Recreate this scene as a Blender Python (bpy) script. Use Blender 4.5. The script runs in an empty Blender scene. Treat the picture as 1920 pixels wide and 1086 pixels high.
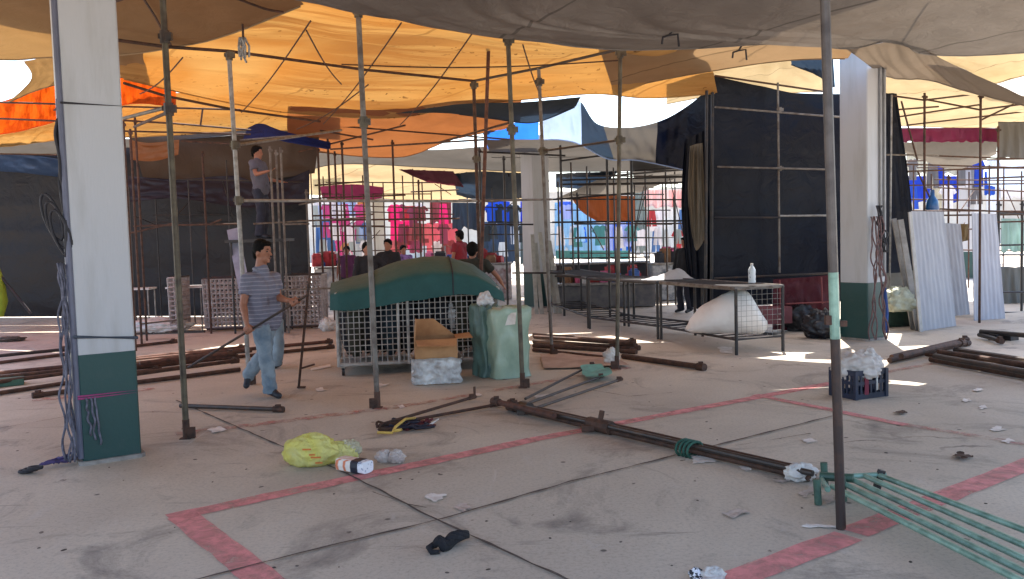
import bpy, math, random
from mathutils import Vector, Matrix, noise
random.seed(7)
SC = bpy.context.scene
COL = SC.collection
R = math.radians
V = Vector
# ------------------------------------------------------------------ camera frame
EYE = V((0, 0, 1.6)); PITCH = R(3.5); ROLL = R(1.6); FPX = 1600.0
F_ = V((0, math.cos(PITCH), -math.sin(PITCH)))
U0 = V((0, math.sin(PITCH), math.cos(PITCH))); R0 = V((1, 0, 0))
R_ = R0*math.cos(ROLL) - U0*math.sin(ROLL)
U_ = U0*math.cos(ROLL) + R0*math.sin(ROLL)
def ray(px, py): return F_ + R_*((px-960)/FPX) + U_*((543-py)/FPX)
def G(px, py, z=0.0):
    d = ray(px, py); return EYE + d*((z-EYE.z)/d.z)
def D(px, py, y):
    d = ray(px, py); return EYE + d*(y/d.y)
# ------------------------------------------------------------------ bookkeeping
WPOS = {}
def tag(o, label, cat, group=None, kind=None):
    o['label'] = label; o['category'] = cat
    if group: o['group'] = group
    if kind: o['kind'] = kind
    return o
def thing(name, label, cat, loc, group=None):
    o = bpy.data.objects.new(name, None); COL.objects.link(o)
    o.empty_display_size = 0.1
    o.location = loc; WPOS[o.name] = V(loc)
    return tag(o, label, cat, group)
class MB:
    def __init__(s): s.v = []; s.f = []; s.m = []
    def add(s, vs, fs, mi=0):
        n = len(s.v); s.v += [V(p) for p in vs]
        s.f += [[i+n for i in f] for f in fs]; s.m += [mi]*len(fs); return s
    def box(s, c, size, rot=None, mi=0):
        c = V(c); a, b, d = [x/2 for x in size]
        vs = [V((x*a, y*b, z*d)) for x in (-1, 1) for y in (-1, 1) for z in (-1, 1)]
        if rot is not None:
            if isinstance(rot, (int, float)): rot = Matrix.Rotation(rot, 3, 'Z')
            vs = [rot @ p for p in vs]
        return s.add([c+p for p in vs], [(0,1,3,2),(4,6,7,5),(0,4,5,1),(2,3,7,6),(0,2,6,4),(1,5,7,3)], mi)
    def tube(s, path, r, n=8, cap=True, mi=0, closed=False):
        P = [V(p) for p in path]; k = len(P); rs = r if isinstance(r, (list, tuple)) else [r]*k
        ref = None; vs = []; fs = []
        for i in range(k):
            t = (P[min(i+1, k-1)]-P[max(i-1, 0)])
            if closed: t = P[(i+1) % k]-P[i-1]
            if t.length < 1e-9: t = V((0, 0, 1))
            t.normalize()
            if ref is None:
                ref = t.cross(V((0, 0, 1)))
                if ref.length < .1: ref = t.cross(V((0, 1, 0)))
            ref = (ref - t*ref.dot(t)); ref.normalize(); b = t.cross(ref)
            for j in range(n):
                a = 2*math.pi*j/n
                vs.append(P[i]+(ref*math.cos(a)+b*math.sin(a))*rs[i])
        for i in range(k if closed else k-1):
            i2 = (i+1) % k
            for j in range(n):
                j2 = (j+1) % n
                fs.append((i*n+j, i*n+j2, i2*n+j2, i2*n+j))
        if cap and not closed:
            fs.append(tuple(range(n-1, -1, -1))); fs.append(tuple((k-1)*n+j for j in range(n)))
        return s.add(vs, fs, mi)
    def ell(s, c, rad, rot=None, nu=14, nv=9, mi=0, fn=None):
        c = V(c); vs = []; fs = []
        if not hasattr(rad, '__len__'): rad = (rad,)*3
        for i in range(nv+1):
            th = math.pi*i/nv
            for j in range(nu):
                ph = 2*math.pi*j/nu
                p = V((math.sin(th)*math.cos(ph), math.sin(th)*math.sin(ph), math.cos(th)))
                if fn: p = fn(p)
                p = V((p.x*rad[0], p.y*rad[1], p.z*rad[2]))
                if rot is not None: p = rot @ p
                vs.append(c+p)
        for i in range(nv):
            for j in range(nu):
                j2 = (j+1) % nu
                fs.append((i*nu+j, (i+1)*nu+j, (i+1)*nu+j2, i*nu+j2))
        return s.add(vs, fs, mi)
    def caps(s, a, b, ra, rb=None, n=12, mi=0):
        rb = ra if rb is None else rb
        a, b = V(a), V(b); t = (b-a)
        if t.length < 1e-6: return s.ell(a, ra)
        t.normalize(); path = []; rs = []
        for k in (-90, -60, -30, 0):
            path.append(a+t*ra*math.sin(R(k))); rs.append(max(1e-4, ra*math.cos(R(k))))
        for k in (0, 30, 60, 90):
            path.append(b+t*rb*math.sin(R(k))); rs.append(max(1e-4, rb*math.cos(R(k))))
        return s.tube(path, rs, n)
    def grid(s, pts, mi=0, mfn=None):
        nv = len(pts); nu = len(pts[0]); fs = []; vs = [p for r in pts for p in r]
        n = len(s.v); s.v += [V(p) for p in vs]
        for i in range(nv-1):
            for j in range(nu-1):
                s.f.append([n+i*nu+j, n+i*nu+j+1, n+(i+1)*nu+j+1, n+(i+1)*nu+j])
                s.m.append(mfn(j/(nu-1), i/(nv-1)) if mfn else mi)
        return s
    def build(s, name, mat, parent=None, smooth=False, origin=None):
        mats = mat if isinstance(mat, (list, tuple)) else [mat]
        if parent is None:
            if origin is None:
                n = len(s.v); origin = V((sum(p.x for p in s.v)/n, sum(p.y for p in s.v)/n, min(p.z for p in s.v)))
            o0 = V(origin)
        else: o0 = WPOS[parent.name]
        me = bpy.data.meshes.new(name)
        me.from_pydata([p-o0 for p in s.v], [], s.f); me.update()
        for m in mats: me.materials.append(m)
        if len(mats) > 1: me.polygons.foreach_set('material_index', s.m)
        if smooth: me.polygons.foreach_set('use_smooth', [True]*len(s.f))
        o = bpy.data.objects.new(name, me); COL.objects.link(o)
        if parent is None: o.location = o0
        else: o.parent = parent
        WPOS[o.name] = o0
        return o
def solid(o, t):
    m = o.modifiers.new('thickness', 'SOLIDIFY'); m.thickness = t; m.offset = 0; return o
def fuse(o, vox, it=4):
    m = o.modifiers.new('fuse', 'REMESH'); m.mode = 'VOXEL'; m.voxel_size = vox; m.use_smooth_shade = True
    m2 = o.modifiers.new('soft', 'SMOOTH'); m2.factor = .5; m2.iterations = it; return o
# ------------------------------------------------------------------ materials
def lin(c):
    return tuple(((x/255)/12.92 if x/255 <= .04045 else ((x/255+.055)/1.055)**2.4) for x in c)
MC = {}
def nd(nt, t, **kw):
    n = nt.nodes.new(t)
    for k, v in kw.items():
        if k in n.inputs: n.inputs[k].default_value = v
        else: setattr(n, k, v)
    return n
def mixcol(nt, a, b, fac):
    m = nt.nodes.new('ShaderNodeMix'); m.data_type = 'RGBA'
    for sock, val in ((0, fac), (6, a), (7, b)):
        if hasattr(val, 'links') or isinstance(val, bpy.types.NodeSocket): nt.links.new(val, m.inputs[sock])
        else: m.inputs[sock].default_value = (*val, 1) if hasattr(val, '__len__') else val
    return m.outputs[2]
def ramp(nt, src, lo, hi):
    m = nt.nodes.new('ShaderNodeMapRange'); nt.links.new(src, m.inputs[0])
    m.inputs[1].default_value = lo; m.inputs[2].default_value = hi; return m.outputs[0]
def tex(nt, scale, detail=4, rough=.55, stretch=None, dist=0):
    tc = nt.nodes.new('ShaderNodeTexCoord'); src = tc.outputs['Object']
    if stretch:
        mp = nt.nodes.new('ShaderNodeMapping'); mp.inputs['Scale'].default_value = stretch
        nt.links.new(src, mp.inputs[0]); src = mp.outputs[0]
    n = nd(nt, 'ShaderNodeTexNoise', Scale=scale, Detail=detail, Roughness=rough, Distortion=dist)
    nt.links.new(src, n.inputs['Vector']); return n.outputs['Fac']
def bump(nt, h, strength, dist=.02):
    b = nd(nt, 'ShaderNodeBump', Strength=strength, Distance=dist); nt.links.new(h, b.inputs['Height']); return b.outputs[0]
def base(name):
    m = bpy.data.materials.new(name); m.use_nodes = True; nt = m.node_tree
    return m, nt, nt.nodes['Principled BSDF']
def M(name, c, rough=.6, metal=0, var=.25, scale=6, c2=None, bmp=0, bscale=None, patch=(.4, .65), stretch=None, spec=.5):
    """plain procedural surface: two tones broken by noise, grime and a fine bump"""
    if name in MC: return MC[name]
    m, nt, p = base(name); a = lin(c); b = lin(c2) if c2 else tuple(x*(1-var) for x in a)
    f1 = ramp(nt, tex(nt, scale, 6, .6, stretch), *patch)
    col = mixcol(nt, a, b, f1)
    nt.links.new(col, p.inputs['Base Color'])
    p.inputs['Roughness'].default_value = rough; p.inputs['Metallic'].default_value = metal
    p.inputs['Specular IOR Level'].default_value = spec
    if bmp: nt.links.new(bump(nt, tex(nt, bscale or scale*4, 5, .6, stretch), bmp), p.inputs['Normal'])
    MC[name] = m; return m
def TARP(name, c, trans=.5, var=.25, scale=.8, tc=None, wr=.4, stretch=(1, 1, 1), specks=False, c2=None, seam=0, pleat_shade=0):
    """woven plastic sheet: diffuse + light coming through it"""
    if name in MC: return MC[name]
    m, nt, p = base(name); nt.nodes.remove(p)
    out = nt.nodes['Material Output']
    a = lin(c); b = lin(c2) if c2 else tuple(x*(1-var) for x in a)
    col = mixcol(nt, a, b, ramp(nt, tex(nt, scale, 6, .62, stretch, .6), .38, .68))
    if specks:
        v = nd(nt, 'ShaderNodeTexNoise', Scale=9.0, Detail=2.0); tcn = nt.nodes.new('ShaderNodeTexCoord'); nt.links.new(tcn.outputs['Object'], v.inputs['Vector'])
        big = tex(nt, .7, 2)
        mu = nt.nodes.new('ShaderNodeMath'); mu.operation = 'MULTIPLY'
        nt.links.new(ramp(nt, v.outputs['Fac'], .65, .68), mu.inputs[0]); nt.links.new(ramp(nt, big, .42, .55), mu.inputs[1])
        col = mixcol(nt, col, (.06, .03, .01), mu.outputs[0])
    tcol = lin(tc) if tc else a
    tcolm = mixcol(nt, tcol, tuple(x*(1-var) for x in tcol), ramp(nt, tex(nt, scale*1.7, 6, .65, stretch, .4), .35, .7))
    if specks: tcolm = mixcol(nt, tcolm, (.05, .02, .01), mu.outputs[0])
    hgt = tex(nt, scale*4, 5, .6, stretch, .8)
    if seam or pleat_shade:
        tcs = nt.nodes.new('ShaderNodeTexCoord'); mp = nt.nodes.new('ShaderNodeMapping'); mp.inputs['Rotation'].default_value = (0, 0, -R(36)); nt.links.new(tcs.outputs['Object'], mp.inputs[0])
        sx = nt.nodes.new('ShaderNodeSeparateXYZ'); nt.links.new(mp.outputs[0], sx.inputs[0])
        if seam:
            mo = nd(nt, 'ShaderNodeMath', operation='PINGPONG'); nt.links.new(sx.outputs[0], mo.inputs[0]); mo.inputs[1].default_value = seam/2
            sm = ramp(nt, mo.outputs[0], .030, .018)
            col = mixcol(nt, col, tuple(x*.55 for x in a), sm); tcolm = mixcol(nt, tcolm, tuple(x*.45 for x in tcol), sm)
            ptch = nd(nt, 'ShaderNodeTexWhiteNoise', noise_dimensions='1D'); fl = nd(nt, 'ShaderNodeMath', operation='FLOOR'); dv = nd(nt, 'ShaderNodeMath', operation='DIVIDE')
            nt.links.new(sx.outputs[0], dv.inputs[0]); dv.inputs[1].default_value = seam; nt.links.new(dv.outputs[0], fl.inputs[0]); nt.links.new(fl.outputs[0], ptch.inputs[1])
            pv = ramp(nt, ptch.outputs[0], .3, 1.6); tcolm = mixcol(nt, tcolm, tuple(x*.6 for x in tcol), pv)
        if pleat_shade:
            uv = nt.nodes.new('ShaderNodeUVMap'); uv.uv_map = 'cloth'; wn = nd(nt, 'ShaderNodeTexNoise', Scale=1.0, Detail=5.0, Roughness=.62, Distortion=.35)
            mu_ = nt.nodes.new('ShaderNodeMapping'); mu_.inputs['Scale'].default_value = pleat_shade; nt.links.new(uv.outputs[0], mu_.inputs[0]); nt.links.new(mu_.outputs[0], wn.inputs['Vector'])
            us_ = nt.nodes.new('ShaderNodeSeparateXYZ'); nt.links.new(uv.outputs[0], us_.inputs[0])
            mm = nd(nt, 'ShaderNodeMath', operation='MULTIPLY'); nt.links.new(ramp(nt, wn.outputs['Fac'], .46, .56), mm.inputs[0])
            nt.links.new(ramp(nt, us_.outputs[0], .80, .45) if pleat_shade[1] > pleat_shade[0] else ramp(nt, us_.outputs[1], -.2, .3), mm.inputs[1])
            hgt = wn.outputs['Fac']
            tcolm = mixcol(nt, tcolm, tuple(x*y for x, y in zip(tcol, (.50, .36, .26))), mm.outputs[0]); col = mixcol(nt, col, tuple(x*.7 for x in a), mm.outputs[0])  # fold shade and doubled layers painted into the colours as dark bands
    if specks:
        tcolm = mixcol(nt, tcolm, tuple(x*y for x, y in zip(tcol, (.92, .66, .38))), ramp(nt, tex(nt, .22, 3, .5), .42, .62)); tcolm = mixcol(nt, tcolm, tuple(min(1, x*y) for x, y in zip(tcol, (1.12, 1.2, 1.35))), ramp(nt, tex(nt, .31, 3, .5, None, .3), .55, .72))
    if True:
        st = ramp(nt, tex(nt, .9, 7, .7, None, .8), .55, .72)
        tcolm = mixcol(nt, tcolm, tuple(x*y for x, y in zip(tcol, (.72, .62, .52))), st)
    nrm = bump(nt, hgt, wr, .05)
    d = nd(nt, 'ShaderNodeBsdfDiffuse'); nt.links.new(col, d.inputs['Color']); nt.links.new(nrm, d.inputs['Normal'])
    t = nd(nt, 'ShaderNodeBsdfTranslucent'); nt.links.new(tcolm, t.inputs['Color']); nt.links.new(nrm, t.inputs['Normal'])
    mx = nt.nodes.new('ShaderNodeMixShader'); mx.inputs[0].default_value = trans
    nt.links.new(d.outputs[0], mx.inputs[1]); nt.links.new(t.outputs[0], mx.inputs[2])
    g = nd(nt, 'ShaderNodeBsdfGlossy', Roughness=.45); g.inputs['Color'].default_value = (1, 1, 1, 1); nt.links.new(nrm, g.inputs['Normal'])
    mg = nt.nodes.new('ShaderNodeMixShader'); mg.inputs[0].default_value = .015
    nt.links.new(mx.outputs[0], mg.inputs[1]); nt.links.new(g.outputs[0], mg.inputs[2])
    nt.links.new(mg.outputs[0], out.inputs[0]); MC[name] = m; return m
def FLOOR():
    m, nt, p = base('concrete_slab')
    c1 = lin((202, 190, 173)); c2 = lin((172, 159, 144))
    col = mixcol(nt, c1, c2, ramp(nt, tex(nt, .35, 8, .62, None, .5), .35, .68))
    col = mixcol(nt, col, lin((104, 98, 93)), ramp(nt, tex(nt, .9, 9, .72, None, 1.2), .52, .74))
    col = mixcol(nt, col, lin((196, 190, 184)), ramp(nt, tex(nt, 2.2, 9, .8, (1, .6, 1), .6), .57, .82))
    col = mixcol(nt, col, lin((92, 80, 72)), ramp(nt, tex(nt, 9, 3, .5), .715, .76))
    col = mixcol(nt, col, lin((158, 132, 116)), ramp(nt, tex(nt, .22, 4, .5), .58, .75))
    fine = tex(nt, 42, 6, .8)
    col = mixcol(nt, col, lin((104, 98, 93)), ramp(nt, fine, .48, .95))
    col = mixcol(nt, col, lin((202, 196, 190)), ramp(nt, tex(nt, 11, 8, .8), .64, .9))
    tcv = nt.nodes.new('ShaderNodeTexCoord'); vo = nd(nt, 'ShaderNodeTexVoronoi', feature='DISTANCE_TO_EDGE', Scale=.42); nzv = nd(nt, 'ShaderNodeTexNoise', Scale=1.7, Detail=6.0); nt.links.new(tcv.outputs['Object'], nzv.inputs['Vector'])
    va = nd(nt, 'ShaderNodeVectorMath', operation='MULTIPLY_ADD'); nt.links.new(nzv.outputs['Color'], va.inputs[0]); va.inputs[1].default_value = (.7, .7, 0); nt.links.new(tcv.outputs['Object'], va.inputs[2]); nt.links.new(va.outputs[0], vo.inputs['Vector'])
    ck = nd(nt, 'ShaderNodeMath', operation='MULTIPLY'); nt.links.new(ramp(nt, vo.outputs['Distance'], .006, .002), ck.inputs[0]); nt.links.new(ramp(nt, tex(nt, .5, 3), .6, .7), ck.inputs[1])
    col = mixcol(nt, col, lin((96, 86, 80)), ck.outputs[0])
    vg = nd(nt, 'ShaderNodeTexVoronoi', Scale=2.6); nt.links.new(tcv.outputs['Object'], vg.inputs['Vector']); col = mixcol(nt, col, lin((100, 92, 86)), ramp(nt, vg.outputs['Distance'], .055, .035))
    scuff = ramp(nt, tex(nt, 1.6, 8, .75, (.25, 2.2, 1), 1.0), .6, .74); col = mixcol(nt, col, lin((116, 108, 102)), scuff)
    scuff2 = ramp(nt, tex(nt, 1.9, 8, .75, (2.4, .3, 1), 1.4), .62, .76); col = mixcol(nt, col, lin((198, 190, 182)), scuff2)
    nt.links.new(col, p.inputs['Base Color'])
    r = nt.nodes.new('ShaderNodeMapRange'); nt.links.new(tex(nt, 1.3, 6), r.inputs[0]); r.inputs[3].default_value = .55; r.inputs[4].default_value = .85
    nt.links.new(r.outputs[0], p.inputs['Roughness']); p.inputs['Specular IOR Level'].default_value = .3
    nt.links.new(bump(nt, fine, .12, .01), p.inputs['Normal']); return m
def WORN(name, c, lo=.42, hi=.56, scale=7, keep=.15):
    """thin worn floor paint: see-through where it has rubbed off"""
    m, nt, p = base(name); a = lin(c)
    col = mixcol(nt, a, tuple(x*.72 for x in a), ramp(nt, tex(nt, 3, 6, .65), .35, .7))
    nt.links.new(col, p.inputs['Base Color']); p.inputs['Roughness'].default_value = .7
    f = ramp(nt, tex(nt, scale, 8, .7, None, .4), hi, lo)
    r = nt.nodes.new('ShaderNodeMapRange'); nt.links.new(f, r.inputs[0]); r.inputs[3].default_value = keep; r.inputs[4].default_value = 1
    nt.links.new(r.outputs[0], p.inputs['Alpha']); return m
def STRIPES(name, c1, c2, per, axis=2, duty=.25, rough=.8):
    m, nt, p = base(name)
    tc = nt.nodes.new('ShaderNodeTexCoord'); sp = nt.nodes.new('ShaderNodeSeparateXYZ'); nt.links.new(tc.outputs['Object'], sp.inputs[0])
    n = tex(nt, 5, 3); ad = nd(nt, 'ShaderNodeMath', operation='MULTIPLY_ADD'); nt.links.new(n, ad.inputs[0]); ad.inputs[1].default_value = per*.7; nt.links.new(sp.outputs[axis], ad.inputs[2])
    mo = nd(nt, 'ShaderNodeMath', operation='PINGPONG'); nt.links.new(ad.outputs[0], mo.inputs[0]); mo.inputs[1].default_value = per/2
    col = mixcol(nt, lin(c1), lin(c2), ramp(nt, mo.outputs[0], per*.5*(1-duty)-.002, per*.5*(1-duty)+.002))
    nt.links.new(col, p.inputs['Base Color']); p.inputs['Roughness'].default_value = rough
    nt.links.new(bump(nt, tex(nt, 14, 4, .6), .5, .03), p.inputs['Normal']); return m
RUST = M('rusty_steel', (84, 58, 46), .75, .2, c2=(52, 38, 32), scale=12, bmp=.3)
RUST2 = M('rust_red_steel', (96, 62, 50), .8, .1, c2=(62, 42, 37), scale=14, bmp=.3)
STEEL = M('worn_grey_steel', (112, 106, 100), .6, .1, c2=(78, 66, 58), scale=9, bmp=.15)
OLIVE = M('olive_painted_steel', (92, 84, 68), .55, .25, c2=(60, 50, 42), scale=8, bmp=.15)
DARKS = M('dark_painted_steel', (58, 52, 50), .45, .3, c2=(86, 66, 54), scale=7, bmp=.15, patch=(.5, .7))
DARK2 = M('black_painted_steel', (40, 38, 40), .5, .2, c2=(70, 56, 48), scale=7, patch=(.52, .72))
GALV = M('galvanised_steel', (150, 148, 146), .5, .15, c2=(108, 104, 100), scale=10)
GREENP = M('green_painted_steel', (138, 172, 156), .32, .1, c2=(92, 124, 110), scale=8, bmp=.08)
WHITEP = M('white_column_paint', (170, 171, 174), .6, 0, c2=(150, 149, 147), scale=2.2, bmp=.12, bscale=30, patch=(.5, .8), stretch=(2.4, 2.4, .35))
GREENB = M('dark_green_column_paint', (18, 60, 58), .5, 0, c2=(36, 64, 62), scale=5, bmp=.12, bscale=30, patch=(.55, .75))
CORD = M('black_cord', (36, 34, 40), .7, 0)
GCORD = M('grey_violet_cord', (104, 104, 118), .8, 0, c2=(66, 66, 78), scale=20)
# ------------------------------------------------------------------ world and light
SUN_EL = R(66); SUN_AZ = R(14)     # azimuth measured from +Y towards +X
w = bpy.data.worlds.new('World'); SC.world = w; w.use_nodes = True; nt = w.node_tree
sky = nt.nodes.new('ShaderNodeTexSky'); sky.sky_type = 'NISHITA'; sky.sun_disc = False
sky.sun_elevation = SUN_EL; sky.sun_rotation = SUN_AZ; sky.air_density = 1.0; sky.dust_density = 2.0
nt.links.new(sky.outputs[0], nt.nodes['Background'].inputs[0]); nt.nodes['Background'].inputs[1].default_value = .15
ld = bpy.data.lights.new('sun', 'SUN'); ld.energy = 4.0; ld.angle = R(.5); ld.color = (1, .95, .87)
sun = bpy.data.objects.new('sun', ld); COL.objects.link(sun)
sd = V((math.sin(SUN_AZ)*math.cos(SUN_EL), math.cos(SUN_AZ)*math.cos(SUN_EL), math.sin(SUN_EL)))
sun.rotation_euler = sd.to_track_quat('Z', 'Y').to_euler(); sun.location = (0, 0, 30)
cd = bpy.data.cameras.new('camera'); cam = bpy.data.objects.new('camera', cd); COL.objects.link(cam)
cd.sensor_width = 36; cd.lens = FPX/1920*36; cd.clip_end = 2000; cd.clip_start = .05
mt = Matrix((R_, U_, -F_)).transposed().to_4x4(); mt.translation = EYE; cam.matrix_world = mt; SC.camera = cam
SC.view_settings.view_transform = 'Standard'; SC.view_settings.look = 'None'
SC.view_settings.exposure = 2.0; SC.view_settings.gamma = 1
SC.cycles.use_denoising = True; SC.cycles.max_bounces = 10; SC.cycles.diffuse_bounces = 6; SC.cycles.transparent_max_bounces = 16
SC.cycles.sample_clamp_indirect = 6
# ------------------------------------------------------------------ ground
def struct(o): o['kind'] = 'structure'; return o
mb = MB(); mb.add([(-300, -300, 0), (300, -300, 0), (300, 300, 0), (-300, 300, 0)], [(0, 1, 2, 3)])
struct(mb.build('ground', FLOOR(), origin=(0, 0, 0)))
def strip(pts, width, z=.004, jit=0, seed=0):
    mb = MB(); P = [];
    for a, b in zip(pts[:-1], pts[1:]):
        k = max(2, int((b-a).length/.06))
        P += [a.lerp(b, i/k) for i in range(k)]
    P.append(pts[-1]); L = []; Rr = []
    for i, p in enumerate(P):
        t = P[min(i+1, len(P)-1)]-P[max(i-1, 0)]; t.z = 0; t.normalize(); n = V((-t.y, t.x, 0))
        j1 = noise.noise(V((i*.35+seed, seed, 0)))*jit; j2 = noise.noise(V((i*.35+seed, seed+9, 0)))*jit
        w_ = width/2
        L.append(V((p.x, p.y, z))+n*(w_+j1)); Rr.append(V((p.x, p.y, z))-n*(w_+j2))
    return mb.grid([L, Rr])
RED = WORN('worn_red_paint', (226, 144, 142), .40, .66, 7, .30); REDF = WORN('faded_red_paint', (190, 122, 110), .28, .55, 6, .04)
red = [([(316, 972), (1000, 825)], .15, RED), ([(1000, 825), (1560, 719)], .13, RED), ([(342, 968), (560, 1140)], .17, RED),
       ([(1290, 1120), (1590, 1006)], .17, RED), ([(1600, 1000), (1960, 858)], .16, RED),
       ([(1415, 741), (1700, 798)], .10, RED), ([(1700, 798), (1960, 840)], .10, REDF),
       ([(330, 816), (760, 762)], .16, REDF), ([(760, 762), (1180, 690)], .12, REDF), ([(60, 752), (290, 730)], .2, REDF), ([(1560, 719), (1800, 672)], .10, REDF)]
for i, (p, wd, m) in enumerate(red):
    struct(strip([G(*q) for q in p], wd, .004+.0004*i, .012, i*3.1).build('floor_marking', m))
JM = M('joint_dirt', (70, 58, 52), .9, c2=(96, 84, 76), scale=8)
joints = [[(330, 752), (520, 835), (640, 885), (720, 925), (800, 968), (930, 1028), (1060, 1088), (1130, 1120)],
          [(330, 1100), (560, 1040), (830, 975), (1070, 905), (1290, 850)], [(1290, 850), (1560, 782)],
          [(-40, 812), (150, 778)], [(1080, 728), (1180, 745), (1260, 738)], [(1380, 838), (1520, 815)], [(700, 925), (760, 948), (800, 955)]]
for i, p in enumerate(joints):
    struct(strip([G(*q) for q in p], .016 if i < 3 else .009, .009+.0004*i, .012, i*5.7).build('floor_joint', JM))
# ------------------------------------------------------------------ cloth sheets
def cat(P, t):
    n = len(P)-1; x = min(max(t*n, 0), n-1e-6); i = int(x); f = x-i
    p0, p1, p2, p3 = P[max(i-1, 0)], P[i], P[i+1], P[min(i+2, n)]
    return .5*((2*p1)+(p2-p0)*f+(2*p0-5*p1+4*p2-p3)*f*f+(3*p1-p0-3*p2+p3)*f**3)
def sheet(rows, nu=60, nv=40, wr=.04, fu=10, fv=3, seed=0, sag=0, ax=V((0, 0, 1)), edge=.0):
    """sheet through the rows of points, with folds and sag along ax"""
    out = []
    for i in range(nv):
        v = i/(nv-1); row = []
        ctr = [[cat(r, j/(nu-1)) for r in rows] for j in range(nu)]
        for j in range(nu):
            u = j/(nu-1); p = cat(ctr[j], v)
            n1 = noise.noise(V((u*fu, v*fv, seed))); n2 = noise.noise(V((u*fu*2.7, v*fv*2.1, seed+5)))
            ridge = (1-abs(n1)*2)*.6+n2*.4
            ed = min(1, .25+6*min(u, 1-u, v, 1-v)); p = p+ax*(ed*wr*ridge-sag*4*v*(1-v)*(.3+.7*4*u*(1-u)))
            if edge: p = p+ax*edge*noise.noise(V((u*fu*1.5, seed+3, v)))
            row.append(p)
        out.append(row)
    return out
def Dl(*a): return [D(*p) for p in a]
def tarp(name, label, mat, rows, cords=(), lines=(), group=None, mfn=None, **kw):
    pts = sheet(rows, **kw)
    o = MB().grid(pts, mfn=mfn).build(name, mat, smooth=True)
    uvl = o.data.uv_layers.new(name='cloth'); nn = len(pts[0])
    for lp in o.data.loops: uvl.data[lp.index].uv = ((lp.vertex_index % nn)/(nn-1), (lp.vertex_index//nn)/(len(pts)-1))
    tag(o, label, 'tarp', group)
    if name == 'canopy_tarp': MB().tube([p-V((0, 0, .004)) for p in pts[-1][::2]], .011, 5).build('hem', mat if not isinstance(mat, (list, tuple)) else mat[0], o)
    for a_, b_ in lines:
        p0, p1 = D(*a_), D(*b_); MB().tube([p0.lerp(p1, k/10)-V((0, 0, .06+.06*math.sin(math.pi*k/10))) for k in range(11)], .009, 5).build('cord', RUST, o)
    for (u0, v0, u1, v1) in cords:
        path = []
        for k in range(25):
            t = k/24; u = u0+(u1-u0)*t; v = v0+(v1-v0)*t
            x = u*(len(pts[0])-1); y = v*(len(pts)-1); j = min(int(x), len(pts[0])-2); i = min(int(y), len(pts)-2); a_ = x-j; b_ = y-i
            path.append(pts[i][j].lerp(pts[i][j+1], a_).lerp(pts[i+1][j].lerp(pts[i+1][j+1], a_), b_)-V((0, 0, .03)))
        MB().tube(path, .012, 5).build('cord', RUST, o)
    return o
TG = TARP('grey_tarp', (122, 118, 114), .07, .3, .7, tc=(150, 132, 112), wr=1.0, seam=2.6)
TT = TARP('tan_tarp', (130, 110, 84), .13, .25, .5, tc=(196, 146, 82), wr=.5, seam=2.4)
TY = TARP('yellow_tarp', (180, 144, 92), .185, .40, .55, tc=(212, 156, 82), wr=.9, specks=True, stretch=(.45, 2.6, 1), seam=2.3, pleat_shade=(1.3, 22, 1))
TO = TARP('orange_tarp', (204, 90, 34), .20, .25, .7, tc=(244, 96, 14), wr=.6, pleat_shade=(30, 1.5, 1))
TB = TARP('brown_orange_tarp', (128, 90, 64), .16, .3, .6, tc=(190, 112, 56), wr=.3)
TC = TARP('cream_tarp', (192, 180, 154), .17, .25, .6, tc=(226, 194, 140), wr=.5, seam=2.5)
TS = TARP('slate_tarp', (58, 66, 76), .2, .25, .8, tc=(50, 68, 88), wr=.3)
TBL = TARP('blue_tarp', (44, 104, 186), .3, .25, .8, tc=(50, 124, 226), wr=.3)
TLB = TARP('light_blue_tarp', (160, 176, 202), .26, .2, .8, tc=(172, 196, 226), wr=.3)
TN = TARP('navy_tarp', (8, 12, 25), .05, .35, .8, tc=(24, 34, 62), wr=.9)
TK = TARP('charcoal_tarp', (27, 29, 37), .04, .3, .6, tc=(40, 36, 36), wr=.9, c2=(34, 29, 28))
TM = TARP('maroon_tarp', (76, 34, 46), .15, .35, .8, tc=(120, 40, 56), wr=.6)
TP = TARP('purple_tarp', (128, 44, 88), .3, .3, .8, tc=(140, 40, 90), wr=.3)
TW = TARP('white_sheet', (186, 186, 188), .4, .12, 1.2, tc=(220, 216, 210), wr=.4)
TGD = TARP('dark_grey_tarp', (104, 102, 100), .16, .2, .6, tc=(120, 112, 102), wr=.3)
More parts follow.
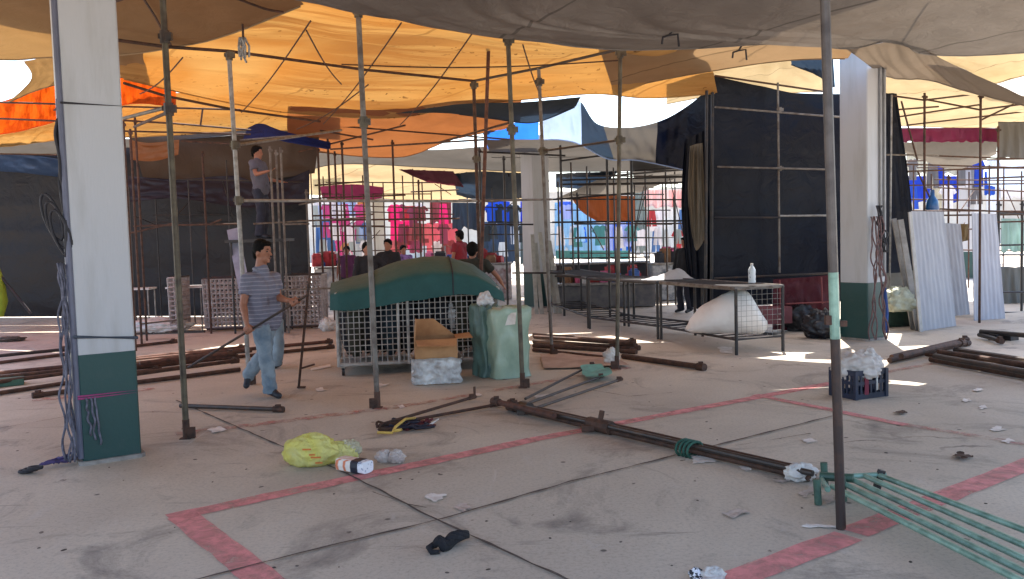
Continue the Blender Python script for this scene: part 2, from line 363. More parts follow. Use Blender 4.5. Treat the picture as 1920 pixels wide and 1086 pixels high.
# big grey tarp overhead
tarp('canopy_tarp', 'broad plain grey-brown tarp hanging over the foreground, largest of the roof sheets', TG,
     [[V((-3.6, 1.6, 4.0)), V((0, 1.6, 3.95)), V((4, 1.6, 3.95)), V((10, 1.6, 4.0))],
      [V((-3.2, 4.4, 3.95)), V((0, 4.4, 3.9)), V((4, 4.4, 3.9)), V((9.0, 4.4, 3.95))],
      [D(470, -30, 7.0), D(800, 20, 7.8), D(1250, 15, 8.4), D(2150, 0, 8.6)],
      [D(540, -6, 7.5), D(950, 69, 9.05), D(1180, 94, 10.0), D(1480, 82, 10.1), D(1590, 92, 10.3), D(1690, 74, 10.1), D(1760, 104, 10.8), D(2150, 88, 10.9)]],
     nu=110, nv=50, wr=.06, fu=13, fv=4, sag=.05, seed=2)
tarp('canopy_tarp', 'tan-brown roof tarp at the upper left around the near column', TT,
     [[V((-11, 1.6, 4.1)), V((-8, 1.6, 4.05)), V((-5, 1.6, 4.05)), V((-3.4, 1.6, 4.1))],
      [V((-10, 5, 4.0)), V((-7, 5, 3.95)), V((-4, 5, 4.0)), V((-2.2, 5, 4.05))],
      [D(-300, 108, 9.6), D(0, 112, 9.8), D(120, 106, 9.8), D(235, 103, 9.8), D(400, 74, 9.1), D(570, 10, 8.0)]],
     cords=[(.75, .55, .95, .98), (.7, .8, .98, .75), (.85, .5, .72, .97)], nu=70, nv=40, wr=.06, fu=7, fv=5, sag=.05, seed=5)
# yellow tarp, sunlit
tarp('canopy_tarp', 'large glowing yellow tarp with brown specks and cords in the middle of the roof', TY,
     [[V((-6.5, 6.2, 4.5)), V((-4, 5.6, 4.5)), V((-2, 5.6, 4.5)), V((0, 6.4, 4.5)), V((2, 7.4, 4.5)), V((4, 8, 4.5))],
      [D(150, 20, 9.3), D(420, -40, 8.3), D(660, -20, 8.2), D(960, 46, 9.2), D(1180, 80, 10.2), D(1320, 78, 11)],
      [D(180, 84, 10.4), D(420, 68, 10.2), D(680, 84, 11), D(960, 106, 11.5), D(1180, 108, 12), D(1330, 100, 12.4)],
      [D(232, 150, 11.8), D(440, 196, 13.8), D(560, 214, 15.2), D(740, 222, 16), D(860, 202, 15), D(1090, 178, 13.9), D(1210, 184, 14.1), D(1345, 176, 13.9)]],
     lines=[((582, 28, 8.7), (452, 204, 13.6)), ((752, 32, 8.8), (606, 226, 14.6)), ((884, 54, 9.2), (750, 228, 14.8)), ((342, 98, 9.6), (262, 168, 12)), ((690, 150, 11), (556, 236, 15)), ((574, 46, 9), (640, 150, 12)), ((640, 112, 11), (1160, 104, 10.4)), ((980, 74, 9.8), (1016, 176, 13))],
     nu=120, nv=60, wr=.10, fu=4, fv=13, seed=11, edge=.0)
tarp('canopy_tarp', 'bright orange tarp glowing at the left edge beyond the near column', TO,
     [[D(-260, 236, 13.5), D(0, 192, 13.5), D(110, 148, 13), D(236, 142, 12.6), D(330, 164, 13)],
      [D(-260, 270, 16), D(0, 252, 16), D(110, 226, 15.6), D(236, 196, 15), D(330, 200, 15)]], nu=60, nv=24, wr=.09, fu=14, fv=2.5, seed=4)
tarp('canopy_tarp', 'tan corner flap of tarp hanging beside the open sky at far left', TT,
     [[D(44, 116, 10), D(90, 108, 9.9), D(160, 100, 9.8), D(270, 92, 9.7)], [D(58, 150, 11.2), D(100, 138, 11.2), D(170, 128, 11.2), D(270, 116, 11)], [D(16, 192, 13.2), D(80, 166, 12.9), D(180, 146, 12.6), D(290, 148, 12.6)]], nu=30, nv=20, wr=.05, seed=33)
tarp('canopy_tarp', 'pale yellow tarp below the orange one at the far left', TY,
     [[D(-260, 268, 16.1), D(0, 250, 16.1), D(110, 224, 15.7), D(236, 186, 15.1), D(340, 176, 14), D(520, 198, 15.4), D(640, 208, 16)],
      [D(-260, 292, 19), D(0, 276, 19), D(110, 264, 18.5), D(330, 254, 18), D(480, 244, 18), D(640, 250, 18.5)]], nu=80, nv=24, wr=.09, fu=16, fv=2, seed=8)
tarp('canopy_tarp', 'grey-brown valance sheet above the dark wall at far left', TGD,
     [[D(-260, 286, 19.1), D(110, 262, 18.6), D(330, 262, 18.2), D(480, 250, 18)], [D(-260, 300, 20.5), D(110, 288, 20), D(330, 268, 19), D(480, 266, 18.6)]],
     nu=50, nv=14, wr=.05, seed=3)
tarp('canopy_tarp', 'rust-orange tarp sagging behind the yellow roof sheet', TB,
     [[D(540, 200, 14.6), D(740, 206, 15.2), D(860, 186, 14.5), D(980, 184, 14.4)],
      [D(540, 250, 17.5), D(740, 260, 18), D(860, 244, 17.6), D(960, 236, 17)],
      [D(560, 282, 20), D(740, 296, 20), D(850, 262, 19), D(930, 246, 18)]], nu=60, nv=30, wr=.08, fu=6, fv=8, seed=6)
tarp('canopy_tarp', 'dark blue cloth bunched on a bar above the climbing worker', TARP('deep_blue_tarp', (32, 48, 104), .15, .4, 1.5, wr=.8),
     [[D(465, 240, 16), D(490, 232, 16), D(530, 246, 16), D(620, 268, 16)], [D(455, 262, 15.8), D(500, 258, 15.8), D(540, 266, 15.8), D(620, 280, 15.8)]], nu=40, nv=14, wr=.03, fu=4, seed=1)
tarp('canopy_tarp', 'slate strip of tarp drooping under the yellow roof sheet', TS,
     [[D(735, 214, 13.8), D(860, 196, 13.6), D(980, 192, 13.4), D(1090, 182, 13)],
      [D(800, 212, 14.3), D(880, 208, 14.2), D(980, 212, 14), D(1085, 190, 13.4)],
      [D(860, 214, 14.6), D(920, 222, 14.6), D(1000, 230, 14.4), D(1080, 200, 13.6)]], nu=50, nv=18, wr=.03, seed=9)
tarp('canopy_tarp', 'long grey tarp behind the rust-orange one above the market centre', TGD,
     [[D(470, 262, 19), D(620, 276, 20), D(800, 282, 20.5), D(1000, 270, 20.5), D(1300, 262, 21)],
      [D(560, 326, 22), D(640, 308, 22), D(800, 314, 23), D(1000, 322, 23), D(1300, 320, 23)]], nu=70, nv=20, wr=.07, fu=8, seed=12)
tarp('canopy_tarp', 'cream tarp far back above the pink stalls', TC,
     [[D(560, 312, 23), D(700, 308, 23.5), D(860, 316, 24), D(1010, 322, 24)],
      [D(560, 364, 30), D(700, 372, 30), D(860, 380, 30), D(1010, 374, 30)]], nu=50, nv=20, wr=.1, seed=13)
tarp('canopy_tarp', 'bright blue tarp between the far column and the slate strip', TBL,
     [[D(905, 250, 18), D(960, 232, 18), D(1010, 222, 18)], [D(915, 280, 19), D(960, 282, 19), D(1010, 276, 19)]], nu=24, nv=14, wr=.06, seed=15)
tarp('canopy_tarp', 'patchwork tarp in pale blue, slate, tan and navy under the open sky gap', [TLB, TS, TGD, TN],
     [[D(1010, 232, 14.6), D(1045, 206, 14.6), D(1085, 188, 14.6), D(1120, 232, 14.8), D(1180, 239, 15), D(1240, 226, 15), D(1290, 198, 14.8), D(1336, 160, 14.2)],
      [D(1020, 262, 15.2), D(1050, 262, 15.2), D(1085, 270, 15.2), D(1140, 298, 15.2), D(1190, 300, 15.2), D(1235, 308, 15.2), D(1280, 318, 15), D(1330, 330, 14.6)]],
     nu=90, nv=26, wr=.08, fu=12, fv=2, seed=21, ax=V((0, 1, 0)), mfn=lambda u, v: 0 if u < .30 else (1 if u < .46 else (2 if u < .69 else 3)))
tarp('canopy_tarp', 'added unseen grey sheet behind the patchwork tarp, shading the floor by the table frames', TGD,
     [[V((-.4, 15.4, 3.35)), V((2.5, 15.4, 3.3)), V((5.2, 15.2, 3.35))], [V((-.4, 20.4, 3.5)), V((2.8, 20.4, 3.45)), V((6, 20.4, 3.5))]], nu=40, nv=16, wr=.05, seed=50)  # extra sheet hidden from view, added to keep sun off the floor
tarp('hanging_tarp', 'navy tarp hanging in folds beside the dark enclosure post', TN,
     [[D(1284, 262, 14.3), D(1310, 250, 14.2), D(1345, 230, 14.1)], [D(1278, 400, 14.4), D(1300, 420, 14.3), D(1342, 420, 14.2)], [D(1296, 575, 14.4), D(1310, 580, 14.3), D(1342, 585, 14.2)]],
     nu=24, nv=24, wr=.12, fu=6, fv=1, seed=22, ax=V((0, 1, 0)))
tarp('hanging_tarp', 'tan folded sheet hanging in front of the navy tarp', TARP('beige_tarp', (122, 112, 98), .2, .3, .8, wr=.6),
     [[D(1294, 274, 13.9), D(1306, 270, 13.9), D(1318, 268, 13.9)], [D(1290, 360, 13.9), D(1306, 380, 13.85), D(1322, 400, 13.9)], [D(1298, 440, 13.9), D(1306, 470, 13.9), D(1322, 448, 13.9)]],
     nu=30, nv=20, wr=.14, fu=7, fv=1, seed=23, ax=V((0, 1, 0)))
tarp('canopy_tarp', 'tan-grey roof sheet sloping towards the right column behind the grey tarp', TARP('taupe_tarp', (140, 122, 98), .16, .2, .5, tc=(190, 150, 104), wr=.5, seam=2.4),
     [[D(1120, 80, 10.6), D(1200, 70, 10.4), D(1330, 60, 10.2), D(1470, 58, 10.2), D(1620, 62, 10.4)],
      [D(1150, 172, 14), D(1230, 152, 13.4), D(1330, 134, 12.8), D(1470, 114, 12), D(1590, 110, 11.5)]], nu=50, nv=20, wr=.03, seed=24)
tarp('canopy_tarp', 'cream-yellow sheet glowing above the dark enclosure', TC,
     [[D(1250, 148, 13.6), D(1330, 128, 13.2), D(1450, 108, 12.9), D(1540, 104, 12.7)],
      [D(1250, 196, 16.5), D(1330, 182, 16.5), D(1440, 176, 16.5), D(1545, 172, 16.5)]], nu=50, nv=20, wr=.08, fu=7, seed=25)
tarp('canopy_tarp', 'dark slate corner of tarp left of the right column', TS,
     [[D(1482, 106, 12.2), D(1520, 102, 12.1), D(1562, 106, 12)], [D(1484, 122, 12.6), D(1530, 140, 12.8), D(1566, 164, 13)]], nu=24, nv=12, wr=.05, seed=26)
tarp('canopy_tarp', 'grey tarp gathered at a tied point right of the right column', TARP('warm_grey_tarp', (116, 106, 96), .12, .2, .5, tc=(150, 128, 102), wr=.5),
     [[D(1586, 93, 10.6), D(1640, 84, 10.4), D(1690, 75, 10.2), D(1730, 92, 10.4), D(1800, 128, 11.2), D(1960, 200, 12.4)],
      [D(1622, 118, 11.6), D(1660, 118, 11.6), D(1710, 118, 11.4), D(1760, 134, 11.8), D(1830, 158, 12.2), D(1960, 204, 12.6)],
      [D(1652, 142, 12.6), D(1690, 148, 12.8), D(1740, 150, 13), D(1800, 168, 13), D(1860, 184, 13), D(1960, 208, 13)]],
     nu=70, nv=30, wr=.045, fu=9, fv=1, seed=27)
tarp('canopy_tarp', 'cream and yellow roof sheet over the stalls at far right', TC,
     [[D(1640, 146, 13), D(1760, 150, 13), D(1900, 178, 13), D(2050, 200, 13)], [D(1680, 236, 19), D(1800, 240, 19), D(1920, 238, 19), D(2050, 230, 19)]], nu=60, nv=30, wr=.08, fu=6, fv=8, seed=28)
tarp('canopy_tarp', 'ochre sheet with an orange tip in the upper right corner', [TC, TO],
     [[D(1735, 98, 11.6), D(1820, 92, 11.4), D(1960, 86, 11.4), D(2100, 84, 11.4)], [D(1790, 136, 13.4), D(1850, 158, 14), D(1960, 132, 13.6), D(2100, 110, 13)]],
     nu=60, nv=20, wr=.07, fu=6, fv=6, seed=29, mfn=lambda u, v: 1 if u+v*.6 < .16 else 0)
tarp('canopy_tarp', 'light grey sheet sagging below the ochre sheet at the right edge', TW,
     [[D(1840, 160, 14.2), D(1890, 142, 13.9), D(1960, 136, 13.8), D(2060, 130, 13.6)], [D(1850, 184, 14.6), D(1900, 194, 14.6), D(1960, 196, 14.6), D(2060, 190, 14.6)]], nu=40, nv=14, wr=.05, seed=30)
# ropes of the roof
def rope(label, pts, r=.006, mat=RUST, sagv=0, name='rope', cat_='rope', group=None):
    P = []
    for a, b in zip(pts[:-1], pts[1:]):
        for i in range(12):
            t = i/12; P.append(a.lerp(b, t)-V((0, 0, sagv*4*t*(1-t))))
    P.append(pts[-1])
    return tag(MB().tube(P, r, 6).build(name, mat), label, cat_, group)
rope('thin rope running down from the upper grey tarp to the taupe sheet', [D(1545, 18, 9.2), D(1385, 112, 12.2)], .008, CORD)
rope('pair of thin ropes rising from the tied point of the gathered grey tarp', [D(1690, 76, 10.1), D(1740, -6, 8.5)], .012, CORD)
rope('single thin rope rising right from the tied point', [D(1692, 76, 10.1), D(1790, 30, 9.4)], .007, CORD)
rope('dark rope stretched below the yellow tarp from the left post to the far bars', [D(232, 156, 11.6), D(310, 180, 12.2), D(440, 206, 13.4), D(600, 228, 15)], .02, RUST)
t = thing('hanging_hook', 'pale rope hanging with a knotted hook in front of the yellow tarp', 'hook', D(458, 110, 8.6))
MB().tube([D(452, -20, 8.6), D(456, 70, 8.6)], .012, 6).build('rope', RUST, t)
mb = MB(); c = D(458, 88, 8.6)
for k in range(7): mb.tube([c+V((random.uniform(-.05, .05), random.uniform(-.03, .03), .09)), c+V((random.uniform(-.06, .06), random.uniform(-.03, .03), 0)), c+V((random.uniform(-.06, .06), 0, -random.uniform(.08, .16)))], .011, 6)
mb.build('knot', GALV, t)
for px, py, d, lab in ((1255, 70, 9.2, 'black hook hanging under the edge of the big grey tarp'), (1385, 98, 11.0, 'bent black hook bar hanging below the taupe sheet')):
    c = D(px, py, d); mb = MB(); mb.tube([c+V((.05, 0, .10)), c+V((.0, 0, .02)), c+V((-.07, 0, .0)), c+V((-.08, 0, -.07))], .013, 6); mb.tube([c+V((.0, 0, .02)), c+V((.09, 0, .03)), c+V((.10, 0, -.10))], .012, 6)
    tag(mb.build('hook', CORD), lab, 'hook')
# ------------------------------------------------------------------ columns
ROT = R(34)
ex = V((math.cos(ROT), math.sin(ROT), 0)); ey = V((-math.sin(ROT), math.cos(ROT), 0))
def column(label, corner, s, h, hb, extra=True):
    """square column whose nearest corner stands at 'corner'"""
    c = V((corner.x, corner.y, 0))+ex*s/2+ey*s/2
    t = thing('column', label, 'column', c, 'white columns with green bases')
    def prism(z0, z1, sz, bev):
        mb = MB(); a = sz/2
        pts = [(-a+bev, -a), (a-bev, -a), (a, -a+bev), (a, a-bev), (a-bev, a), (-a+bev, a), (-a, a-bev), (-a, -a+bev)]
        ring = lambda z: [c+ex*x+ey*y+V((0, 0, z)) for x, y in pts]
        return mb.add(ring(z0)+ring(z1), [tuple(range(7, -1, -1)), tuple(range(8, 16))]+[(i, (i+1) % 8, (i+1) % 8+8, i+8) for i in range(8)])
    prism(hb+.001, h, s, .012).build('shaft', WHITEP, t)
    prism(.03, hb, s+.005, .012).build('base_band', GREENB, t)
    prism(0, .03, s+.06, .03).build('mortar_skirt', M('mortar', (150, 144, 138), .9, c2=(118, 110, 104), scale=9), t)
    return t, c
colL, cL = column('large white column with dark green base, nearest, at the left', G(157, 873), .40, 6.2, .82)
colR, cR = column('white column with green base beside the dark enclosure', G(1627, 640), .44, 4.25, .82)
for (px, d, lab) in ((1003, 19, 'distant white column with grooves behind the middle of the market'), (702, 29, 'farthest pale column behind the pink stalls'), (1826, 25, 'distant pale column behind the right stall frames')):
    q = D(px, 500, d); column(lab, V((q.x, q.y, 0)), .46, 3.85, .8)
# channels / pipes on columns
def colpt(c, s, fx, fy, z): return c+ex*(fx*s/2)+ey*(fy*s/2)+V((0, 0, z))
mb = MB()
for fx in (-.62, -.2): mb.tube([colpt(cR, .44, fx+.9, -1.10, .9), colpt(cR, .44, fx+.9, -1.10, 4.1)], .022, 8)
mb.build('conduit', M('grey_conduit', (150, 150, 152), .5), colR)
mb = MB(); mb.tube([colpt(cL, .40, -1.06, -.92, .05), colpt(cL, .40, -1.06, -.92, 6.1)], .022, 8)
mb.tube([colpt(cL, .40, -1.08, -.55, .05), colpt(cL, .40, -1.08, -.55, 2.7)], .016, 8)
mb.build('conduit', M('slate_conduit', (88, 90, 108), .5), colL)
def band(label, c, s, z, r, mat, tilt=0, n=1):
    mb = MB()
    for k in range(n):
        e = s/2+r; zz = z+k*r*2.2
        P = [c+ex*x+ey*y+V((0, 0, zz+tilt*(x-y))) for x, y in ((-e, -e), (e, -e), (e, e), (-e, e))]
        mb.tube(P, r, 6, closed=True)
    return tag(mb.build('cord', mat), label, 'cord')
band('black cord tied high around the near column', cL, .40, 2.66, .009, CORD)
band('thick grey cord tied around the near column just above the green base', cL, .40, .96, .013, M('steel_grey_cord', (60, 68, 80), .7), -.10)
band('pink rope wound around the green base of the near column', cL, .405, .50, .008, M('pink_rope', (150, 56, 108), .7), 0, 2)
# loose cable bundles on left face of near column
def wander(p0, p1, amp, seed, k=30, fr=3.0):
    out = []
    for i in range(k+1):
        t_ = i/k; p = p0.lerp(p1, t_)
        out.append(p+V((noise.noise(V((t_*fr, seed, 1))), noise.noise(V((t_*fr, seed, 7))), noise.noise(V((t_*fr, seed, 13)))*.3))*amp)
    return out
cA = colpt(cL, .40, -1.12, -.80, 0)
mb = MB()
for k in range(4): mb.tube(wander(cA+V((0, 0, 2.55)), cA+V((.0, -.0, 1.55)), .07, k*3.3), .011, 6)
for k in range(3):
    cc = cA+V((-.02-.03*k, -.02, 1.72+.06*k)); mb.tube([cc+ey*(.02*math.sin(a))+ (ex*(-.13)*math.sin(a)*.2)+V((-.10*math.sin(a/2)**2 if False else .06*math.cos(a), -.03*math.sin(a), .17*math.sin(a))) for a in [i*math.pi/9 for i in range(18)]], .010, 6, closed=True)
tag(mb.build('cable_bundle', CORD, smooth=True), 'black cable loops hanging on the left edge of the near column', 'cable')
mb = MB()
for k in range(7): mb.tube(wander(cA+V((-.03, -.02, 1.5)), cA+V((random.uniform(-.10, .02), random.uniform(-.12, 0), .05)), .05, 40+k*2.1, 40, 6), .008, 6)
tag(mb.build('cable_bundle', GCORD, smooth=True), 'grey-violet cords dangling down the left edge of the near column to the floor', 'cable')
mb = MB(); q0 = colpt(cL, .40, -.80, -1.07, .50)
for k in range(3): mb.tube(wander(q0+ex*(.03*k), q0+ex*(.02+.03*k)+V((0, 0, -.28-.04*k)), .05, 70+k, 20, 3), .008, 6)
tag(mb.build('cord', GCORD, smooth=True), 'loop of grey cord hanging below the pink rope on the near column', 'cord')
mb = MB(); a, b = G(75, 878), G(140, 868)
for k in range(6): mb.tube([p+V((0, 0, .03)) for p in wander(a+V((random.uniform(0, .15), random.uniform(-.03, .03), 0)), b+V((random.uniform(-.06, .04), random.uniform(-.08, .05), random.uniform(0, .06))), .05, 90+k, 16, 4)], .010, 6)
tag(mb.build('cord', M('violet_cord', (74, 62, 108), .8), smooth=True), 'violet cords in a heap at the foot of the near column', 'cord')
mb = MB(); c = G(58, 888)
for k in range(3): mb.tube([c+V((.045*math.cos(a)+(k-1)*.035, .03*math.sin(a), .018+.012*k)) for a in [i*math.pi/6 for i in range(12)]], .012, 6, closed=True)
tag(mb.build('strap_coil', CORD, smooth=True), 'small black strap coil on the floor left of the near column', 'strap')
# ropes on the right column
mb = MB(); q = colpt(cR, .44, -1, -1, 0)+V((.06, -.06, 0))
for k in range(7): mb.tube(wander(q+V((random.uniform(-.05, .12), 0, 1.75)), q+V((random.uniform(-.12, .2), -.03, .03)), .08, 120+k, 30, 5), .010, 6)
tag(mb.build('rope_bundle', [M('rust_pink_rope', (112, 86, 84), .9, c2=(80, 66, 70), scale=14)], smooth=True), 'reddish ropes hanging down the right column to the floor', 'rope')
mb = MB()
for k in range(5): mb.tube(wander(q+V((.10+random.uniform(-.04, .1), .05, 1.9)), q+V((.16+random.uniform(-.05, .12), .03, 1.25)), .08, 140+k, 20, 4), .011, 6)
tag(mb.build('cable_bundle', CORD, smooth=True), 'dark tangle of cable on the right column above its green base', 'cable')
mb = MB(); mb.tube([q+V((.17, .03, .75)), q+V((.175, .02, .4)), q+V((.16, 0, .12))], [.02, .045, .03], 8)
tag(mb.build('cloth_strip', M('royal_blue_cloth', (34, 64, 122), .8)), 'blue cloth strip hanging at the foot of the right column', 'cloth')
# ------------------------------------------------------------------ poles and frames
PR = .024
def coupler(p, parent, mat, s=1.0, ax=V((0, 0, 1))):
    mb = MB(); mb.tube([p-ax*.05*s, p+ax*.05*s], .040*s, 10)
    mb.box(p+V((.042*s, -.02*s, 0)), (.05*s, .04*s, .06*s)); mb.box(p+V((-.035*s, .02*s, .01)), (.04*s, .05*s, .04*s))
    return mb.build('coupler', mat, parent)
def post(parent, base_, top, r, mat, foot=None, couplers=(), cm=OLIVE):
    mb = MB(); mb.tube([base_, base_.lerp(top, .33), base_.lerp(top, .66), top], r, 10)
    o = mb.build('post', mat, parent, smooth=False)
    for z in couplers:
        t_ = (z-base_.z)/(top.z-base_.z); coupler(base_.lerp(top, t_), o, cm)
    if foot is not None:
        f = MB(); f.tube([base_+V((0, 0, .001)), base_+V((0, 0, .16))], r*1.15, 10)
        f.box(base_+V((.045*foot, -.01, .05)), (.06, .035, .09)); f.box(base_+V((0, 0, .004)), (.09, .09, .008))
        f.build('foot', RUST, o)
    return o
def vtop(b, px, py): return D(px, py, b.y)
pA, pC, pF, pH = G(350, 822), G(708, 765), G(980, 727), G(1157, 692)
pG = G(1035, 668)
pB = D(462, 600, 9.7); pB.z = 0; pD = D(903, 600, 12.0); pD.z = 0; pE = D(896, 650, 11.4); pE.z = 0
fr = thing('stall_scaffold', 'tall bare stall frame of steel posts and crossbars around the covered cart', 'frame', (0, 9.5, 0))
tA, tC, tF, tH, tG_, tB, tD, tE = vtop(pA, 303, -40), vtop(pC, 671, 8), vtop(pF, 952, 64), vtop(pH, 1163, 92), vtop(pG, 1010, 128), vtop(pB, 429, 96), vtop(pD, 888, 152), vtop(pE, 917, 62)
post(fr, pA, tA, .026, OLIVE, 1, (2.72, 3.3), DARKS); post(fr, pC, tC, .026, STEEL, -1, (2.72, 3.74)); post(fr, pF, tF, .024, OLIVE, 1, (2.72, 3.64))
post(fr, pH, tH, .024, OLIVE, -1, (2.7, 3.70)); post(fr, pG, tG_, .023, STEEL, 1, (2.72, 3.62)); post(fr, pB, tB, .026, GALV, 1, (2.1, 2.72, tB.z-.05))
post(fr, pD, tD, .024, RUST, None, (2.7, tD.z-.06)); post(fr, pE, tE, .024, RUST2)
def bar(parent, a, b, r=.017, mat=RUST, name='crossbar'):
    return MB().tube([a, b], r, 8).build(name, mat, parent)
def at(b, t_, z): return b.lerp(t_, (z-b.z)/(t_.z-b.z))
bar(fr, D(540, -8, 7.55), tC, .018, RUST); bar(fr, tC, tF, .016, RUST); bar(fr, tF, tH, .016, RUST)
bar(fr, D(150, 66, 8.6), D(312, 88, 9.1), .018, RUST); bar(fr, D(312, 88, 9.1), tB, .018, RUST); bar(fr, tB, D(684, 131, 11), .018, RUST); bar(fr, D(684, 131, 11), tD, .018, RUST)
bar(fr, tD, tG_, .018, DARKS); bar(fr, tG_, tH, .018, DARKS)
bar(fr, at(pB, tB, 2.1), at(pD, tD, 2.12), .018, GALV); bar(fr, at(pD, tD, 2.12), D(1035, 374, 13), .016, STEEL)
bar(fr, at(pG, tG_, 2.72), at(pH, tH, 2.7), .014, DARKS)
bar(fr, at(pA, tA, 2.74), D(232, 222, 8.6), .017, OLIVE); bar(fr, at(pA, tA, 2.70), D(252, 238, 9.6), .015, RUST)
bar(fr, at(pB, tB, 2.72), D(640, 244, 14), .018, STEEL); bar(fr, at(pE, tE, 2.9), D(620, 280, 15), .014, RUST)
bar(fr, at(pF, tF, 2.8), D(820, 268, 12), .013, RUST)
# near single pole
pI = G(1577, 992); tI = vtop(pI, 1545, -60)
t = thing('pole', 'thick dark pole standing nearest at the right with a pale green section', 'pole', pI)
zs = [0, .42, .46, 1.26, 1.30, tI.z]
L_ = lambda z: pI.lerp(tI, z/tI.z)
MB().tube([L_(0), L_(1.02)], .0255, 12).build('lower_tube', M('dark_brown_steel', (52, 40, 38), .5, .2, c2=(80, 56, 46), scale=6, patch=(.5, .7)), t)
MB().tube([L_(1.02), L_(1.37)], .0262, 12).build('painted_section', GREENP, t)
MB().tube([L_(1.37), L_(tI.z)], .0255, 12).build('upper_tube', M('grey_brown_steel', (92, 84, 80), .45, .3, c2=(66, 58, 56), scale=6), t)
MB().box(L_(1.12)+V((-.035, 0, 0)), (.03, .03, .05)).build('lug', RUST, t); MB().box(L_(1.1)+V((.04, 0, 0)), (.04, .03, .03)).build('lug', RUST, t)
# ------------------------------------------------------------------ poles on the floor
def fpole(label, a, b, r=.024, mat=RUST, z=None, group=None, ends=True, hook=None):
    a, b = V(a), V(b)
    t = thing('steel_pole', label, 'pole', (a+b)/2, group)
    MB().tube([a, a.lerp(b, .5)+V((0, 0, random.uniform(0, .006))), b], r, 10).build('tube', mat, t)
    d = (b-a).normalized()
    if ends:
        mb = MB(); mb.tube([b-d*.10, b+d*.01], r*1.35, 10); mb.box(b-d*.05+V((0, 0, r*1.4)), (.05, .04, .03)); mb.build('collar', RUST, t)
    if hook is not None:
        MB().tube([b, b+V(hook)], r*.9, 8).build('hook', mat, t)
    return t
def gz(px, py, z): return G(px, py, z)
LP = 'rusty poles piled on the floor at left'
lp = [((-80, 690), (330, 640), .03, RUST), ((-80, 707), (622, 640), .03, RUST2), ((-60, 714), (470, 657), .03, RUST), ((150, 702), (625, 650), .03, RUST), ((200, 690), (445, 668), .08, RUST2),
      ((-60, 746), (300, 692), .03, RUST), ((230, 674), (458, 651), .03, RUST2), ((180, 712), (446, 676), .08, RUST), ((-80, 676), (126, 655), .08, DARK2), ((262, 681), (440, 662), .13, RUST2), ((-80, 726), (250, 684), .07, RUST)]
for a, b, z, m in lp:
    fpole('rusty steel pole in the loose pile on the floor behind the near column', gz(*a, z), gz(*b, z), .026, m, group=LP)
fpole('rusty pole lying nearest in the left pile, its collared end left of the column', gz(450, 693, .03), gz(62, 742, .03), .027, RUST)
fpole('short dark bar lying on the floor behind the left frame post', gz(338, 761, .03), gz(530, 768, .03), .022, DARKS)
LB = 'bundle of long rusty poles lying across the floor'
for i, (dx, dy, z) in enumerate(((0, -4, .03), (8, 4, .03), (4, 0, .075), (-2, 7, .03))):
    fpole('long rusty pole in the bundle running across the floor to the green rack', gz(1520+dx, 888+dy*1.3, z), gz(955+dx, 758+dy*.9, z), .020, (RUST, RUST2, DARKS, RUST)[i], group=LB)
fpole('red-rusted short pole end sticking out at the far end of the bundle', gz(1040, 780, .08), gz(925, 752, .08), .026, RUST2)
t = thing('clamp', 'dark clamp gripping the long pole bundle at mid length', 'clamp', gz(1125, 800, .05))
c = gz(1125, 798, .06); mb = MB(); dd = (gz(1520, 888, 0)-gz(955, 758, 0)).normalized()
mb.tube([c-dd*.13, c+dd*.13], .055, 10); mb.tube([c+V((0, 0, .03)), c+V((.02, 0, .12))], .022, 8); mb.box(c-dd*.08+V((-.05, -.06, -.02)), (.10, .05, .05)); mb.build('jaw', RUST, t)
t = thing('clamp', 'rusty clamp near the far end of the long pole bundle', 'clamp', gz(985, 768, .05))
c = gz(985, 765, .05); mb = MB(); mb.tube([c-dd*.06, c+dd*.06], .06, 10); mb.box(c+V((-.04, -.07, -.02)), (.07, .05, .05)); mb.build('jaw', DARKS, t)
mb = MB(); c = gz(1292, 842, .05)
for k in range(4):
    cc = c+dd*(.035*k-.05); up = V((0, 0, 1)); sdv = dd.cross(up)
    mb.tube([cc+sdv*(.085*math.cos(a))+up*(.058*math.sin(a)+.003) for a in [i*math.pi/7 for i in range(14)]], .010, 6, closed=True)
tag(mb.build('tie_rope', M('green_rope', (40, 84, 70), .8), smooth=True), 'green rope tied round the long pole bundle', 'rope')
fpole('thin rusty rod fanning up to the right from the bundle, farthest of three', gz(985, 748, .04), gz(1112, 683, .05), .014, DARKS)
fpole('thin rusty rod under the green plastic piece', gz(975, 762, .04), gz(1130, 705, .04), .014, DARKS)
fpole('thin rusty rod fanning right from the bundle, nearest of three', gz(990, 770, .04), gz(1165, 711, .05), .014, DARKS)
fpole('thin rod with an upright hook lying left of the bundle', gz(712, 797, .04), gz(890, 744, .04), .014, RUST, hook=(0, 0, .10))
fpole('thin rod lying left of the bundle beside the coloured straps', gz(706, 800, .025), gz(935, 758, .025), .014, RUST)
FP = 'rusty poles stacked on the floor behind the green sack'
for a, b, z in (((1000, 628), (1190, 641), .03), ((1000, 640), (1198, 653), .03), ((1002, 632), (1190, 645), .09), ((1000, 648), (1192, 660), .03)):
    fpole('rusty pole in the stack on the floor behind the green sack', gz(*a, z), gz(*b, z), .03, RUST, group=FP)
fpole('single rusty pole lying between the pole stack and the cardboard sheet', gz(1000, 656, .03), gz(1150, 672, .03), .026, RUST)
fpole('stout rusty pole with a collared end lying in front of the table frames', gz(1168, 668, .03), gz(1320, 689, .04), .034, RUST)
RP = 'rusty poles heaped on the floor at right'
